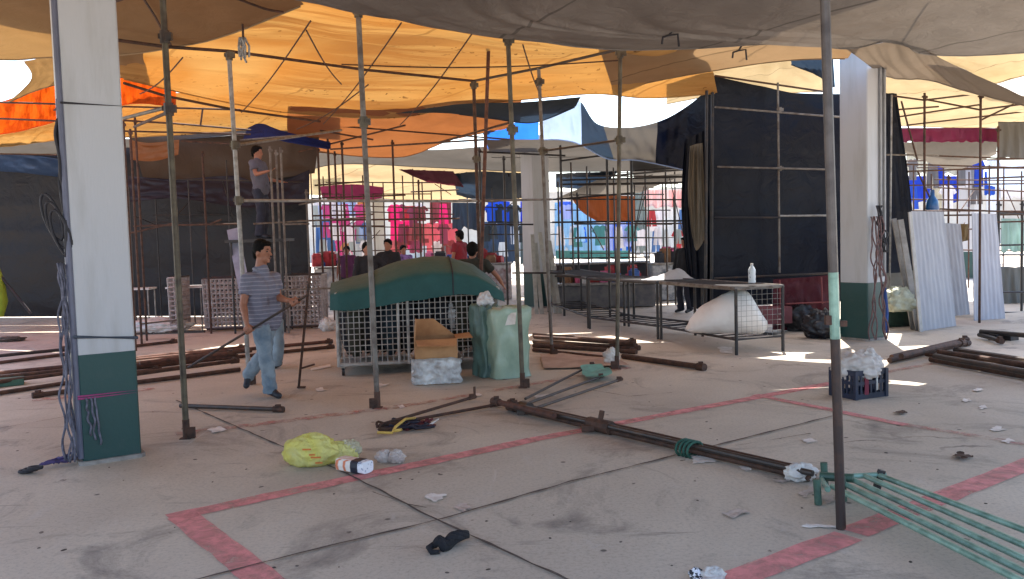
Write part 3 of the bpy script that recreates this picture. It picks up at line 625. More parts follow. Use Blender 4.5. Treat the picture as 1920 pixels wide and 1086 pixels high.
for a, b, z in (((1668, 676), (1815, 643), .04), ((1672, 670), (1812, 637), .04), ((1690, 668), (1806, 642), .11), ((1738, 664), (1980, 706), .04), ((1745, 674), (1980, 716), .04), ((1760, 660), (1980, 694), .11), ((1790, 656), (1980, 684), .04), ((1752, 668), (1980, 708), .11)):
    fpole('rusty pole in the heap on the floor at the right edge', gz(*a, z), gz(*b, z), .033, random.choice((RUST, RUST, DARKS)), group=RP)
fpole('dark pole on blocks behind the right heap of poles', gz(1838, 622, .10), gz(1985, 634, .10), .034, DARK2)
fpole('short dark pole leaning off the blocks behind the right heap', gz(1836, 628, .05), gz(1878, 640, .05), .03, DARK2)
for px, l in ((1868, 'left'), (1895, 'right')):
    tag(MB().box(G(px, 638)+V((0, 0, .045)), (.16, .12, .088), .4).build('block', DARK2), f'dark block under the dark pole, {l} one of two', 'block')
tag(MB().box(G(15, 722)+V((0, 0, .04)), (.34, .3, .07), .5).build('plate', M('green_plate', (58, 96, 80), .6)), 'green metal plate among the left poles', 'plate')
# ------------------------------------------------------------------ mesh cart with tarp
LAT = M('pale_cart_wire', (178, 172, 166), .5, .1, c2=(136, 130, 124), scale=10)
q0, q1 = G(636, 706), G(938, 690)
q0.z = q1.z = 0
ux = (q1-q0); cl = ux.length; ux.normalize(); uy = V((-ux.y, ux.x, 0)); cdp = .95
ct = thing('cage_cart', 'wire mesh cage cart on castors standing under the green tarp', 'cart', (q0+q1)/2+uy*cdp/2)
def CP(a, b, z): return q0+ux*a+uy*b+V((0, 0, z))
def lattice(P, nx, nz, r=.005):
    mb = MB()
    for i in range(nx+1): mb.tube([P(i/nx, 0), P(i/nx, 1)], r, 4, cap=False)
    for j in range(nz+1): mb.tube([P(0, j/nz), P(1, j/nz)], r, 4, cap=False)
    return mb
zb, zt = .15, .98
lattice(lambda u, v: CP(u*cl, 0, zb+(zt-zb)*v), 30, 12, .006).build('front_mesh', LAT, ct)
lattice(lambda u, v: CP(u*cl, cdp, zb+(zt-zb)*v), 30, 12).build('back_mesh', LAT, ct)
lattice(lambda u, v: CP(0, u*cdp, zb+(zt-zb)*v), 14, 12).build('side_mesh', LAT, ct)
lattice(lambda u, v: CP(cl, u*cdp, zb+(zt-zb)*v), 14, 12).build('side_mesh', LAT, ct)
mb = MB()
for a, b in ((0, 0), (cl, 0), (0, cdp), (cl, cdp), (cl*.37, 0), (cl*.43, 0)): mb.tube([CP(a, b, .11), CP(a, b, zt+.02)], .018, 8)
for z in (zb-.02, zt+.01):
    mb.tube([CP(0, 0, z), CP(cl, 0, z), CP(cl, cdp, z), CP(0, cdp, z)], .018, 8, closed=True)
mb.build('frame', LAT, ct)
MB().box(CP(cl/2, cdp/2, zb-.01), (cl-.03, cdp-.03, .015), math.atan2(ux.y, ux.x)).build('deck', LAT, ct)
for a in (.05, cl-.05):
    for b in (.05, cdp-.05):
        w_ = MB(); c = CP(a, b, .05); w_.tube([c-ux*.016, c+ux*.016], .05, 14); wo = w_.build('castor', DARK2, ct)
        MB().box(CP(a, b, .10), (.05, .05, .05)).build('bracket', LAT, wo)
random.seed(3)
DARKCL = M('dark_folded_cloth', (30, 32, 40), .9, c2=(18, 18, 22), scale=5, bmp=.4)
for i in range(18):
    a = .12+(i//2)*(cl-.24)/8+(.09 if i % 2 else 0)
    mb = MB(); mb.ell(CP(min(a, cl-.12), (.30 if i % 2 else .66)+random.uniform(-.04, .04), .57), (.118, .22, .40), Matrix.Rotation(math.atan2(ux.y, ux.x), 3, 'Z'), fn=lambda p: p*(1+.12*noise.noise(p*3+V((i, 0, 0)))))
    tag(mb.build('cloth_bundle', [DARKCL, M('olive_folded_cloth', (54, 52, 40), .9, bmp=.4), M('teal_folded_cloth', (30, 48, 58), .9, bmp=.4)][i % 3 if i % 4 == 1 else 0], smooth=True),
        'dark cloth bundle packed upright inside the mesh cart', 'bundle', 'dark bundles inside the mesh cart')
def dust_mat(name, c, dust, lo=.2, hi=.95):
    m, nt, p = base(name)
    g = nt.nodes.new('ShaderNodeNewGeometry'); sp = nt.nodes.new('ShaderNodeSeparateXYZ'); nt.links.new(g.outputs['Normal'], sp.inputs[0])
    col = mixcol(nt, lin(c), tuple(x*.75 for x in lin(c)), ramp(nt, tex(nt, 4, 6), .35, .7))
    ad = nd(nt, 'ShaderNodeMath', operation='MULTIPLY_ADD'); nt.links.new(tex(nt, 3, 6, .7), ad.inputs[0]); ad.inputs[1].default_value = .5; nt.links.new(sp.outputs[2], ad.inputs[2])
    col = mixcol(nt, col, lin(dust), ramp(nt, ad.outputs[0], lo+.25, hi+.25))
    nt.links.new(col, p.inputs['Base Color']); p.inputs['Roughness'].default_value = .65; p.inputs['Specular IOR Level'].default_value = .35
    nt.links.new(bump(nt, tex(nt, 9, 5, .6, None, .6), .35, .04), p.inputs['Normal']); return m
GT = dust_mat('green_cart_tarp', (34, 80, 78), (82, 98, 92), .5, 1.25)
def zof(px, py, pt):  # height of the point above pt seen at that row
    return D(px, py, pt.y).z
rows = []
us = [i/40 for i in range(41)]
fe = [(0, 583), (.12, 582), (.3, 572), (.45, 564), (.6, 558), (.75, 552), (.9, 556), (1, 566)]
pk = [(0, 532), (.06, 526), (.2, 514), (.4, 490), (.55, 481), (.7, 482), (.85, 497), (.95, 520), (1, 536)]
def interp(tab, x):
    for (a, ya), (b, yb) in zip(tab[:-1], tab[1:]):
        if a <= x <= b:
            t_ = (x-a)/(b-a); t_ = t_*t_*(3-2*t_) if False else t_; return ya+(yb-ya)*t_
    return tab[-1][1]
pts = []
nvv = 26
for i in range(nvv):
    v = i/(nvv-1); row = []
    for u in us:
        a = -.07+u*(cl+.14); pxu = 615+u*(940-615)
        pf = CP(a, -.05, 0); pm = CP(a, cdp/2, 0)
        zf = zof(pxu, interp(fe, u), pf); zm = zof(pxu, interp(pk, u), CP(a, cdp*.42, 0))
        zm = max(zm, zf+.12)
        b = -.065+(cdp+.13)*min(1, max(0, (v-.12)/.76))
        s = math.sin(math.pi*v); prof = s**.55
        z = zf+(zm-zf)*prof
        if v < .12: b = -.065-.02*(1-v/.12)
        n1 = noise.noise(V((u*9, v*5, 3.3)))*.022+noise.noise(V((u*22, v*9, 8)))*.012
        endr = min(u, 1-u); 
        if endr < .06: b = cdp/2+(b-cdp/2)*(.86+.14*endr/.06)
        row.append(CP(a, b-abs(n1)*(.5 if v < .15 else 1), z+n1*.7))
    pts.append(row)
# end skirts
skirtL = [[p+V((0, 0, 0)) for p in [r[0] for r in pts]], [V((p.x-.01, p.y, min(p.z, zof(615, 583, CP(-.07, 0, 0))))) for p in [r[0] for r in pts]]]
skirtR = [[p for p in [r[-1] for r in pts]], [V((p.x+.01, p.y, min(p.z, zof(940, 566, CP(cl, 0, 0))))) for p in [r[-1] for r in pts]]]
mb = MB(); mb.grid(pts); mb.grid(skirtL); mb.grid(skirtR)
o = tag(mb.build('cart_tarp', GT, smooth=True), 'dusty dark green tarp humped over the mesh cart', 'tarp')
for u in (.26, .70):
    j = int(u*40); MB().tube([pts[i][j]+V((0, -.004, .006)) for i in range(nvv)], .008, 6).build('strap', CORD, o)
# ------------------------------------------------------------------ crumpled things
def crumple(c, rad, seed, amp=.3, freq=1.8, nu=64, nv=44, flat=.0, rot=0, fold=1.0):
    mb = MB(); c = V(c); Rm = Matrix.Rotation(rot, 3, 'Z'); amp = min(amp, .26); freq = min(freq, 1.7)
    def fn(p):
        n = abs(noise.noise(p*freq+V((seed, 0, 0))))*2; n2 = noise.noise(p*freq*2.3+V((0, seed, 0))); n3 = abs(noise.noise(p*freq*4.5+V((0, 0, seed))))
        rg = (1-min(1, abs(noise.noise(p*freq*1.9+V((seed*.7, 3, 0))))*3.2))**2; rg2 = (1-min(1, abs(noise.noise(p*freq*3.6+V((1, seed*.9, 2))))*3))**2
        q = p*(1+amp*.7*(n-.6)+amp*.4*n2+amp*.42*(rg-.25)+amp*.22*(rg2-.25))
        if q.z < -.72: q.z = -.72-(q.z+.72)*.05
        return q
    mb.ell(c+V((0, 0, rad[2]*.72)), rad, Rm, nu, nv, fn=fn)
    mz = min(p.z for p in mb.v)
    for p in mb.v: p.z += c.z-mz+.002
    return mb
PLAW = M('white_plastic', (206, 202, 196), .4, c2=(178, 172, 168), scale=8, bmp=.7, bscale=14)
PLAG = M('grey_plastic_wrap', (196, 194, 192), .22, c2=(150, 146, 144), scale=7, bmp=.8, bscale=11, spec=.8)
CARD = M('cardboard', (176, 132, 90), .85, c2=(150, 108, 72), scale=4, bmp=.05)
PAPER = M('dirty_paper', (222, 214, 206), .8, c2=(196, 184, 174), scale=9)
# cardboard box with wrapped lower half
b0 = G(815, 722); b0.z = 0; br = R(8)
t = thing('cardboard_box', 'open cardboard box with flaps up, lower half wrapped in clear plastic', 'box', b0+V((0, .22, 0)))
bc = b0+V((0, .24, 0)); bw, bd, bh = .46, .42, .50
Rz = Matrix.Rotation(br, 3, 'Z')
def BP(x, y, z): return bc+Rz @ V((x, y, 0))+V((0, 0, z))
mb = MB()
for (x0, y0, x1, y1) in ((-1, -1, 1, -1), (1, -1, 1, 1), (1, 1, -1, 1), (-1, 1, -1, -1)):
    a_, b_ = (x0*bw/2, y0*bd/2), (x1*bw/2, y1*bd/2)
    mb.add([BP(*a_, 0.002), BP(*b_, 0.002), BP(*b_, bh), BP(*a_, bh)], [(0, 1, 2, 3)])
mb.add([BP(-bw/2, -bd/2, .003), BP(bw/2, -bd/2, .003), BP(bw/2, bd/2, .003), BP(-bw/2, bd/2, .003)], [(0, 1, 2, 3)])
solid(mb.build('carton', CARD, t), .006)
for fl in ([(-bw/2, -bd/2, bh), (bw/2, -bd/2, bh), (bw/2-.02, -bd/2-.17, bh-.06), (-bw/2+.02, -bd/2-.17, bh-.05)],
           [(bw/2, -bd/2, bh), (bw/2, bd/2, bh), (bw/2+.17, bd/2-.02, bh+.02), (bw/2+.18, -bd/2+.02, bh+.0)],
           [(-bw/2, bd/2, bh), (-bw/2, -bd/2, bh), (-bw/2+.02, -bd/2+.02, bh+.20), (-bw/2+.02, bd/2-.02, bh+.21)],
           [(bw/2, bd/2, bh), (-bw/2, bd/2, bh), (-bw/2+.02, bd/2+.05, bh+.19), (-.0, bd/2+.05, bh+.19)]):
    solid(MB().add([BP(*p) for p in fl], [(0, 1, 2, 3)]).build('flap', CARD, t), .005)
mb = MB(); ring = []
for j in range(17):
    z = .01+j*.018; row = []
    for i in range(97):
        a = 2*math.pi*i/96; x, y = math.cos(a), math.sin(a); k = max(abs(x), abs(y)); x, y = x/k, y/k
        n = .02+.045*abs(noise.noise(V((x*3, y*3, z*12))))+.022*noise.noise(V((x*7+z*9, y*7, z*20)))+(.02 if j == 16 else 0)
        row.append(BP(x*(bw/2+n), y*(bd/2+n), z+.02*noise.noise(V((x*3, y*3, 5)))*(j/16)))
    ring.append(row)
mb.grid(ring); mb.build('plastic_wrap', PLAG, t, smooth=True)
tag(crumple(G(850, 690)+V((-.02, .05, .50)), (.19, .15, .17), 4, .45, 2.5).build('plastic_clump', PLAG, smooth=True), 'clump of clear crumpled plastic resting on the right of the cardboard box', 'plastic')
# green wrapped sack
GS = M('pale_green_plastic', (152, 170, 150), .35, c2=(126, 146, 128), scale=3, bmp=1.0, bscale=5, stretch=(1, 1, .6))
def boxsack(c, w_, d_, h, rot, seed, amp=.035, top=.8):
    Rm = Matrix.Rotation(rot, 3, 'Z'); rows = []
    for j in range(19):
        v = j/18
        if v <= .8: z = h*v/.8; k = 1
        else: z = h; k = 1-(v-.8)/.2
        row = []
        for i in range(41):
            a = 2*math.pi*i/40; x, y = math.cos(a), math.sin(a); m_ = (abs(x)**9+abs(y)**9)**(1/9); x, y = x/m_, y/m_
            n = amp*(noise.noise(V((x*2.5+seed, y*2.5, z*4)))+.6*(.5-abs(noise.noise(V((x*5, y*5+seed, z*5+x*3))))*2))
            kk = max(k, .02)
            zz = z+n*.6+(0.02*noise.noise(V((x*3, y*3, seed))) if k < 1 else 0)
            row.append(c+Rm @ V((x*kk*(w_/2+n), y*kk*(d_/2+n), 0))+V((0, 0, max(.003, zz))))
        rows.append(row)
    return MB().grid(rows)
sk = G(952, 713)+V((-.02, .3, 0)); sk.z = 0
t = thing('green_sack', 'big square sack wrapped in pale green plastic beside the cart', 'sack', sk)
boxsack(sk, .44, .44, .80, .5, 3.3).build('bag', GS, t, smooth=True)
mb = MB(); mb.add([D(932, 590, sk.y-.20)+V((0, 0, 0)), D(968, 586, sk.y-.22), D(966, 608, sk.y-.25), D(936, 612, sk.y-.24)], [(0, 1, 2, 3)]); solid(mb.build('paper_label', PAPER, t), .004)
tag(boxsack(sk+V((-.24, .06, 0)), .22, .34, .83, .5, 8.1, .05).build('green_sack', M('dull_green_plastic', (92, 116, 106), .45, c2=(72, 94, 88), scale=3, bmp=.5, bscale=7), smooth=True), 'narrower dull green sack squeezed between the cart and the pale green sack', 'sack')
tag(crumple(D(910, 575, sk.y+.05)-V((0, 0, .04)), (.10, .09, .12), 9, .3).build('plastic_clump', PLAG, smooth=True), 'whitish plastic tuft on top of the dull green sack', 'plastic')
tag(crumple(G(918, 700)+V((0, .12, 0)), (.09, .06, .24), 5, .25).build('plastic_bag', PLAG, smooth=True), 'grey plastic bag standing at the foot of the green sacks', 'bag')
# flattened cardboard and green piece
def flat(label, px, mat, z=.012, name='paper_scrap', cat_='paper', curl=.02, group=None, seed=0, n=10):
    """a thin sheet lying on the floor, its corners given; slightly curled"""
    P = [G(*q) for q in px]; mb = MB(); rows = []
    for i in range(n):
        v = i/(n-1); row = []
        for j in range(n):
            u = j/(n-1); p = P[0].lerp(P[1], u).lerp(P[3].lerp(P[2], u), v)
            wd_ = (P[1]-P[0]).length; p = p+V((noise.noise(V((u*3, v*3, seed+2))), noise.noise(V((u*3, v*3, seed+8))), 0))*.28*min(wd_, .12)
            row.append(V((p.x, p.y, z+curl*abs(noise.noise(V((u*1.4+seed, v*1.4, seed*1.7))))*(.3+1.4*max(abs(u-.5), abs(v-.5))))))
        rows.append(row)
    o = mb.grid(rows).build(name, mat, smooth=False); solid(o, .0012); return tag(o, label, cat_, group)
flat('flattened cardboard sheet lying right of the green sack', [(1012, 668), (1130, 664), (1180, 690), (1020, 694)], M('pale_cardboard', (176, 150, 132), .85, c2=(150, 124, 110), scale=3), .02, 'cardboard_sheet', 'cardboard', .03, seed=2)
flat('turquoise plastic piece lying on the thin rods', [(1088, 700), (1128, 693), (1148, 712), (1100, 720)], M('turquoise_plastic', (64, 150, 126), .4, c2=(40, 110, 94), scale=6), .05, 'plastic_piece', 'plastic', .06, seed=5)
tag(crumple(G(1148, 684)+V((0, .03, 0)), (.10, .07, .12), 31, .35).build('plastic_bag', PLAW, smooth=True), 'small whitish bag leaning at the foot of the rear frame post', 'bag')
# ------------------------------------------------------------------ litter
YB = TARP('yellow_plastic_bag', (226, 216, 112), .2, .25, 4, tc=(230, 220, 120), wr=.8, c2=(222, 214, 156))
t = thing('yellow_bag', 'yellow plastic bag with red print lying on the floor', 'bag', G(590, 870))
c0 = G(592, 878); c0.z = 0
mb = crumple(c0+V((-.05, .10, 0)), (.20, .13, .13), 2, .17, 1.3); mb2 = crumple(c0+V((.11, .15, 0)), (.17, .09, .09), 6, .18, 1.4)
mb.add(mb2.v, mb2.f); mb.build('bag', YB, t, smooth=True)
crumple(c0+V((.22, .17, .03)), (.08, .06, .075), 8, .5, 2.6).build('knot', M('pale_clear_plastic', (190, 180, 150), .35, bmp=.4), t, smooth=True)
mb = MB()
for px, py, l in ((575, 843, .06), (592, 858, .07), (598, 868, .05), (585, 853, .04)):
    q = D(px, py, c0.y-.035); mb.box(q, (l, .008, .010))
mb.build('red_print', M('orange_red_print', (214, 120, 44), .5), t)
a, b = G(640, 868, .05), G(690, 876, .05)
t = thing('drink_carton', 'small white carton with orange stripes and a dark band lying by the yellow bag', 'carton', G(662, 880))
ax_ = (b-a).normalized()
def roundrect(mb, p, q, w_, h_, n=12):
    t_ = (q-p).normalized(); s_ = t_.cross(V((0, 0, 1))).normalized(); up = s_.cross(t_)
    ring = lambda o: [o+s_*(w_*math.copysign(abs(math.cos(x))**.5, math.cos(x)))+up*(h_*math.copysign(abs(math.sin(x))**.5, math.sin(x))) for x in [2*math.pi*i/n for i in range(n)]]
    return mb.add(ring(p)+ring(q), [tuple(range(n)), tuple(range(2*n-1, n-1, -1))]+[(i, n+i, n+(i+1) % n, (i+1) % n) for i in range(n)])
roundrect(MB(), a, a.lerp(b, .55), .06, .046).build('sleeve', STRIPES('orange_white_stripes', (224, 214, 204), (206, 120, 84), .035, 1, .35), t)
roundrect(MB(), a.lerp(b, .552), a.lerp(b, .80), .061, .047).build('dark_band', M('navy_print', (34, 36, 52), .5), t)
roundrect(MB(), a.lerp(b, .802), b, .056, .042).build('cap', M('white_print', (222, 224, 230), .5, c2=(140, 150, 170), scale=40, patch=(.55, .62)), t)
CLR = M('crumpled_clear_plastic', (190, 178, 170), .35, c2=(160, 146, 138), scale=7, bmp=.6, bscale=18)
mb = crumple(G(722, 866), (.07, .05, .05), 11, .5, 2.4); m2 = crumple(G(744, 868), (.06, .05, .055), 14, .5, 2.4); mb.add(m2.v, m2.f)
tag(mb.build('crumpled_bag', CLR, smooth=True), 'crumpled clear plastic bag right of the striped carton', 'bag')
scr = [('white paper scrap behind the left frame post foot', [(390, 806), (412, 802), (425, 808), (400, 814)], PAPER), ('torn white paper near the middle of the floor', [(794, 934), (812, 926), (836, 930), (818, 944)], PAPER),
       ('clear crumpled wrapper on the floor joint', [(848, 952), (868, 946), (886, 952), (868, 962)], CLR), ('white card lying against the long pole bundle', [(1298, 856), (1332, 852), (1344, 866), (1298, 872)], PAPER),
       ('small white scrap in front of the pole bundle', [(1386, 878), (1398, 876), (1410, 883), (1400, 886)], PAPER), ('white stick lying at the foot of the near right pole', [(1508, 986), (1566, 986), (1566, 992), (1508, 991)], PAPER),
       ('whitish crumpled wrapper in the lower right of the floor', [(1358, 964), (1386, 956), (1404, 960), (1372, 974)], CLR), ('white curl of paper behind the near right pole', [(1504, 826), (1520, 823), (1532, 829), (1512, 832)], PAPER),
       ('white scrap just behind the cart wheel post', [(700, 722), (712, 720), (730, 722), (712, 727)], PAPER), ('white sheet scrap left of the cart', [(582, 692), (616, 684), (620, 689), (584, 696)], PAPER),
       ('bent white paper below the table frames', [(1346, 652), (1372, 652), (1374, 664), (1350, 662)], PAPER), ('white flake right of the blue crate, highest of three', [(1826, 732), (1838, 729), (1842, 733), (1830, 736)], PAPER),
       ('white flake right of the blue crate, middle of three', [(1804, 751), (1816, 749), (1822, 753), (1808, 755)], PAPER), ('white flake right of the blue crate, lowest of three', [(1836, 764), (1846, 760), (1850, 767), (1840, 769)], PAPER),
       ('pale scrap near the right edge beside the faded red line', [(1855, 805), (1872, 801), (1886, 808), (1862, 811)], PAPER), ('tan peel on the worn red line at the right edge', [(1880, 828), (1892, 824), (1902, 829), (1886, 833)], PAPER),
       ('whitish scrap on the floor near the fallen rods', [(884, 742), (898, 738), (906, 743), (892, 746)], PAPER), ('pale strip beside the rods behind the bundle', [(1000, 744), (1040, 738), (1044, 742), (1006, 748)], PAPER),
       ('curled white strip left of the green rack', [(1500, 926), (1522, 914), (1528, 920), (1508, 936)], CLR), ('curled white strip in front of the green rack brackets', [(1540, 936), (1560, 930), (1566, 940), (1550, 946)], CLR),
       ('pale yellow peel in front of the white bag by the bundle', [(1446, 901), (1470, 904), (1486, 900), (1468, 908)], CLR), ('white fleck below the cart', [(592, 730), (604, 727), (612, 733), (598, 735)], PAPER),
       ('white fleck near the foot of the front middle post', [(745, 763), (756, 761), (760, 765), (750, 767)], PAPER), ('white scrap behind the blue crate strip of sunlight', [(1470, 604), (1484, 602), (1488, 606), (1474, 608)], PAPER)]
for i, (lab, px, m) in enumerate(scr): flat(lab, px, m, .006, 'paper_scrap', 'litter', .012, seed=i*1.3)
LEAF = M('dry_brown_leaf', (86, 64, 50), .8, c2=(60, 44, 36), scale=14)
flat('dry brown leaf on the floor at the right', [(1786, 858), (1800, 853), (1824, 859), (1804, 866)], LEAF, .012, 'leaf', 'leaf', .03, seed=3)
flat('small dark leaf left of the crate shadow', [(1676, 776), (1690, 772), (1700, 776), (1690, 780)], LEAF, .012, 'leaf', 'leaf', .02, seed=4)
random.seed(12)
mb = MB()
for k in range(60):
    px, py = random.uniform(20, 1900), 720+random.random()**.8*360
    p = G(px, py); s = random.uniform(.004, .013); mb.ell(p+V((0, 0, .001)), (s*random.uniform(.7, 1.8), s, .003), Matrix.Rotation(random.random()*3, 3, 'Z'), 7, 4)
o = mb.build('floor_crumbs', M('dark_crumbs', (66, 56, 50), .9, c2=(120, 108, 100), scale=3, patch=(.45, .6))); tag(o, 'scattered tiny crumbs and specks of dirt on the concrete', 'dirt'); o['kind'] = 'stuff'
# black rag
a, b = G(815, 1036), G(878, 1014)
mb = MB(); path = [a+V((-.005, .03, .03)), a.lerp(b, .15)+V((0, .0, .05)), a.lerp(b, .32)+V((0, -.015, .022)), a.lerp(b, .5)+V((0, .005, .036)), a.lerp(b, .75)+V((0, .0, .042)), b+V((.0, .01, .03))]
for k in range(6):
    st = []; rr = []
    for i in range(33):
        t_ = i/32; p = cat(path, t_); an = k*math.pi/3+t_*5.5; w_ = .012+.022*abs(math.sin(math.pi*min(1, t_*1.05)))*(.6+.5*abs(noise.noise(V((t_*4, 2, 1)))))
        st.append(p+V((0, math.cos(an)*w_*1.2, math.sin(an)*w_*.8))); rr.append(.010+.009*math.sin(math.pi*t_)+.004*noise.noise(V((t_*6, k*2.2, 0))))
    mb.tube(st, rr, 8)
mb.tube([a+V((.0, .03, .03)), a+V((-.03, .0, .025)), a+V((-.012, -.035, .015)), a+V((.03, -.03, .014))], [.02, .016, .015, .010], 8)
for p in mb.v: p.z = max(p.z, .003)
tag(mb.build('black_rag', M('black_cloth', (26, 26, 32), .9, c2=(16, 16, 20), scale=12, bmp=.5), smooth=True), 'twisted black rag on the floor in the foreground', 'rag')
# strap bundle
t = thing('strap_bundle', 'heap of dark and maroon straps with a yellow cord beside the thin rods', 'strap', G(755, 806))
for cnt, mat, sd, nm in ((9, M('dark_navy_strap', (32, 30, 46), .8), 1, 'navy_strap'), (7, M('maroon_strap', (92, 24, 34), .8), 30, 'maroon_strap'), (4, M('brown_strap', (70, 48, 34), .8), 60, 'brown_strap')):
    mb = MB()
    for k in range(cnt):
        x0, x1 = {1: (735, 790), 30: (760, 806), 60: (708, 760)}[sd]
        mb.tube([V((p.x, p.y, abs(p.z)*.8+.012)) for p in wander(G(x0+random.uniform(-8, 8), random.uniform(795, 812)), G(x1+random.uniform(-10, 10), random.uniform(792, 810))+V((0, 0, random.uniform(0, .06))), .10, sd+k*1.7, 16, 4)], .011, 6)
    mb.build(nm, mat, t, smooth=True)
mb = MB(); mb.tube([G(708, 811, .03), G(735, 812, .03), G(742, 800, .06), G(760, 786, .07), G(778, 784, .05)], .012, 6); mb.tube([G(740, 808, .04), G(752, 806, .03)], .014, 6); mb.build('yellow_cord', M('yellow_cord', (206, 170, 84), .7), t, smooth=True)
MB().tube([G(802, 798, .02), G(812, 793, .04), G(822, 786, .03)], .009, 6).build('white_tag', PLAW, t)
# edge bottom litter
t = thing('printed_wrapper', 'white wrapper with black pattern cut by the bottom edge of the view', 'wrapper', G(1325, 1084))
crumple(G(1338, 1088), (.055, .04, .035), 3, .4).build('wrapper', PLAW, t, smooth=True); crumple(G(1306, 1086), (.035, .03, .03), 7, .5).build('printed_end', M('black_white_print', (225, 225, 230), .5, c2=(20, 20, 30), scale=60, patch=(.48, .52)), t, smooth=True)
tag(crumple(G(1503, 902)+V((0, .02, 0)), (.10, .07, .065), 17, .5, 2.2).build('plastic_bag', PLAW, smooth=True), 'crumpled white bag wedged between the long pole bundle and the green rack', 'bag')
# ------------------------------------------------------------------ green rack at lower right
t = thing('green_rack', 'pale green painted rack of parallel tubes lying flat at the lower right', 'rack', G(1700, 950))
tubes = [((1650, 892), (2080, 1054), .10), ((1622, 893), (2080, 1092), .10), ((1597, 899), (2080, 1122), .10), ((1572, 902), (2080, 1150), .10), ((1560, 912), (2080, 1172), .10)]
for a, b, z in tubes: MB().tube([G(*a, z), G(*b, z)], .017, 10).build('tube', GREENP, t)
mb = MB(); mb.tube([G(1660, 890, .10), G(1540, 896, .10), G(1552, 918, .10)], .017, 10); mb.build('end_bar', GREENP, t)
mb = MB(); c = G(1652, 891, .10); mb.tube([c+V((-.03, 0, -.09)), c+V((.005, 0, .03))], .024, 10); mb.build('leg', DARK2, t)
for px, py in ((1533, 918), (1546, 885), (1580, 912)):
    c = G(px, py, .09); MB().tube([c+V((0, -.01, -.085)), c+V((-.005, 0, .06))], .022, 10).build('leg', M('dark_green_steel', (62, 92, 78), .5, .1, c2=(44, 64, 56), scale=9), t)
MB().tube([G(1538, 893, .11), G(1600, 897, .12)], .026, 10).build('sleeve', M('dark_green_steel', (62, 92, 78)), t)
# ------------------------------------------------------------------ blue crate
CB = M('navy_blue_plastic', (20, 33, 58), .45, c2=(14, 24, 44), scale=4)
c = G(1625, 749); c.z = 0; c += V((0, .19, 0))
t = thing('plastic_crate', 'dark blue plastic crate holding a white bundle', 'crate', c)
rt = R(24); Rm = Matrix.Rotation(rt, 3, 'Z')
def KP(x, y, z): return c+Rm @ V((x, y, 0))+V((0, 0, z))
W2, D2, H2 = .19, .15, .27
mb = MB()
for x, y in ((-1, -1), (1, -1), (1, 1), (-1, 1)): mb.box(KP(x*W2, y*D2, H2/2), (.035, .035, H2), rt)
for z, h in ((.025, .05), (.15, .03), (.245, .05)):
    mb.box(KP(0, -D2, z), (2*W2, .016, h), rt); mb.box(KP(0, D2, z), (2*W2, .016, h), rt); mb.box(KP(-W2, 0, z), (.016, 2*D2, h), rt); mb.box(KP(W2, 0, z), (.016, 2*D2, h), rt)
for k in range(-2, 3):
    mb.box(KP(k*.062, -D2, .135), (.022, .012, .25), rt); mb.box(KP(k*.062, D2, .135), (.022, .012, .25), rt)
    mb.box(KP(-W2, k*.05, .135), (.012, .018, .25), rt); mb.box(KP(W2, k*.05, .135), (.012, .018, .25), rt)
mb.box(KP(0, 0, .01), (2*W2-.02, 2*D2-.02, .012), rt)
mb.build('crate_body', CB, t)
MB().box(KP(-.06, -D2-.008, .14), (.05, .006, .20), rt).build('red_patch', M('dark_red_cloth', (110, 30, 52), .8), t)
MB().box(KP(.07, -D2-.008, .15), (.012, .006, .16), rt).build('white_mark', PLAW, t)
mb = crumple(KP(-.02, 0, .17), (.23, .19, .14), 5, .28, 1.9); m2 = crumple(KP(.11, .0, .20), (.14, .14, .14), 9, .3, 2.2); mb.add(m2.v, m2.f)
tag(mb.build('white_bundle', M('white_dusty_plastic', (200, 192, 186), .5, c2=(170, 160, 154), scale=6, bmp=.6, bscale=14), smooth=True), 'crumpled white bag bulging out of the blue crate', 'bag')
MB_ = crumple(KP(0, 0, .02), (.15, .12, .10), 2, .3)
# ------------------------------------------------------------------ table frames at the right
TFM = DARK2
def table_frame(label, a, b, dep, h, mat=TFM, mesh=False, shelf=True):
    """bare steel table frame; a,b = floor points of the front legs"""
    t = thing('steel_table', label, 'table', (a+b)/2, 'steel table frames in a row')
    ux = (b-a).normalized(); uy = V((-ux.y, ux.x, 0))
    if uy.y < 0: uy = -uy
    L = (b-a).length; P = lambda u, v, z: a+ux*(u*L)+uy*(v*dep)+V((0, 0, z))
    for u in (0, 1):
        for v in (0, 1): MB().tube([P(u, v, 0), P(u, v, h)], .022, 6).build('leg', mat, t)
    mb = MB(); mb.tube([P(0, 0, h), P(1, 0, h), P(1, 1, h), P(0, 1, h)], .028, 6, closed=True); mb.build('top_rail', STEEL if mesh else mat, t)
    MB().box(P(.5, .5, h+.006), (L-.03, dep-.03, .012), math.atan2(ux.y, ux.x)).build('tabletop', M('dark_table_board', (62, 60, 60), .85, c2=(46, 44, 46), scale=6, spec=.1), t)
    if shelf:
        mb = MB(); mb.tube([P(0, 0, .2), P(1, 0, .2), P(1, 1, .2), P(0, 1, .2)], .018, 6, closed=True)
        for k in range(1, 8): mb.tube([P(k/8, 0, .2), P(k/8, 1, .2)], .008, 5)
        mb.build('lower_rail', mat, t)
    if mesh: lattice(lambda u, v: P(1, u, .22+(h-.24)*v), 9, 9, .0022).build('end_mesh', GALV, t)
    return P
p1, p2, p3, p4 = G(1381, 666), G(1240, 637), G(1106, 617), G(1040, 590)
for p in (p1, p2, p3, p4): p.z = 0
PT = table_frame('nearest steel table frame holding the big white sack, with a mesh end', p2, p1, .72, .86, mesh=True)
table_frame('second steel table frame, behind the one with the white sack', p3, p2+(p3-p2).normalized()*.08, .72, .86)
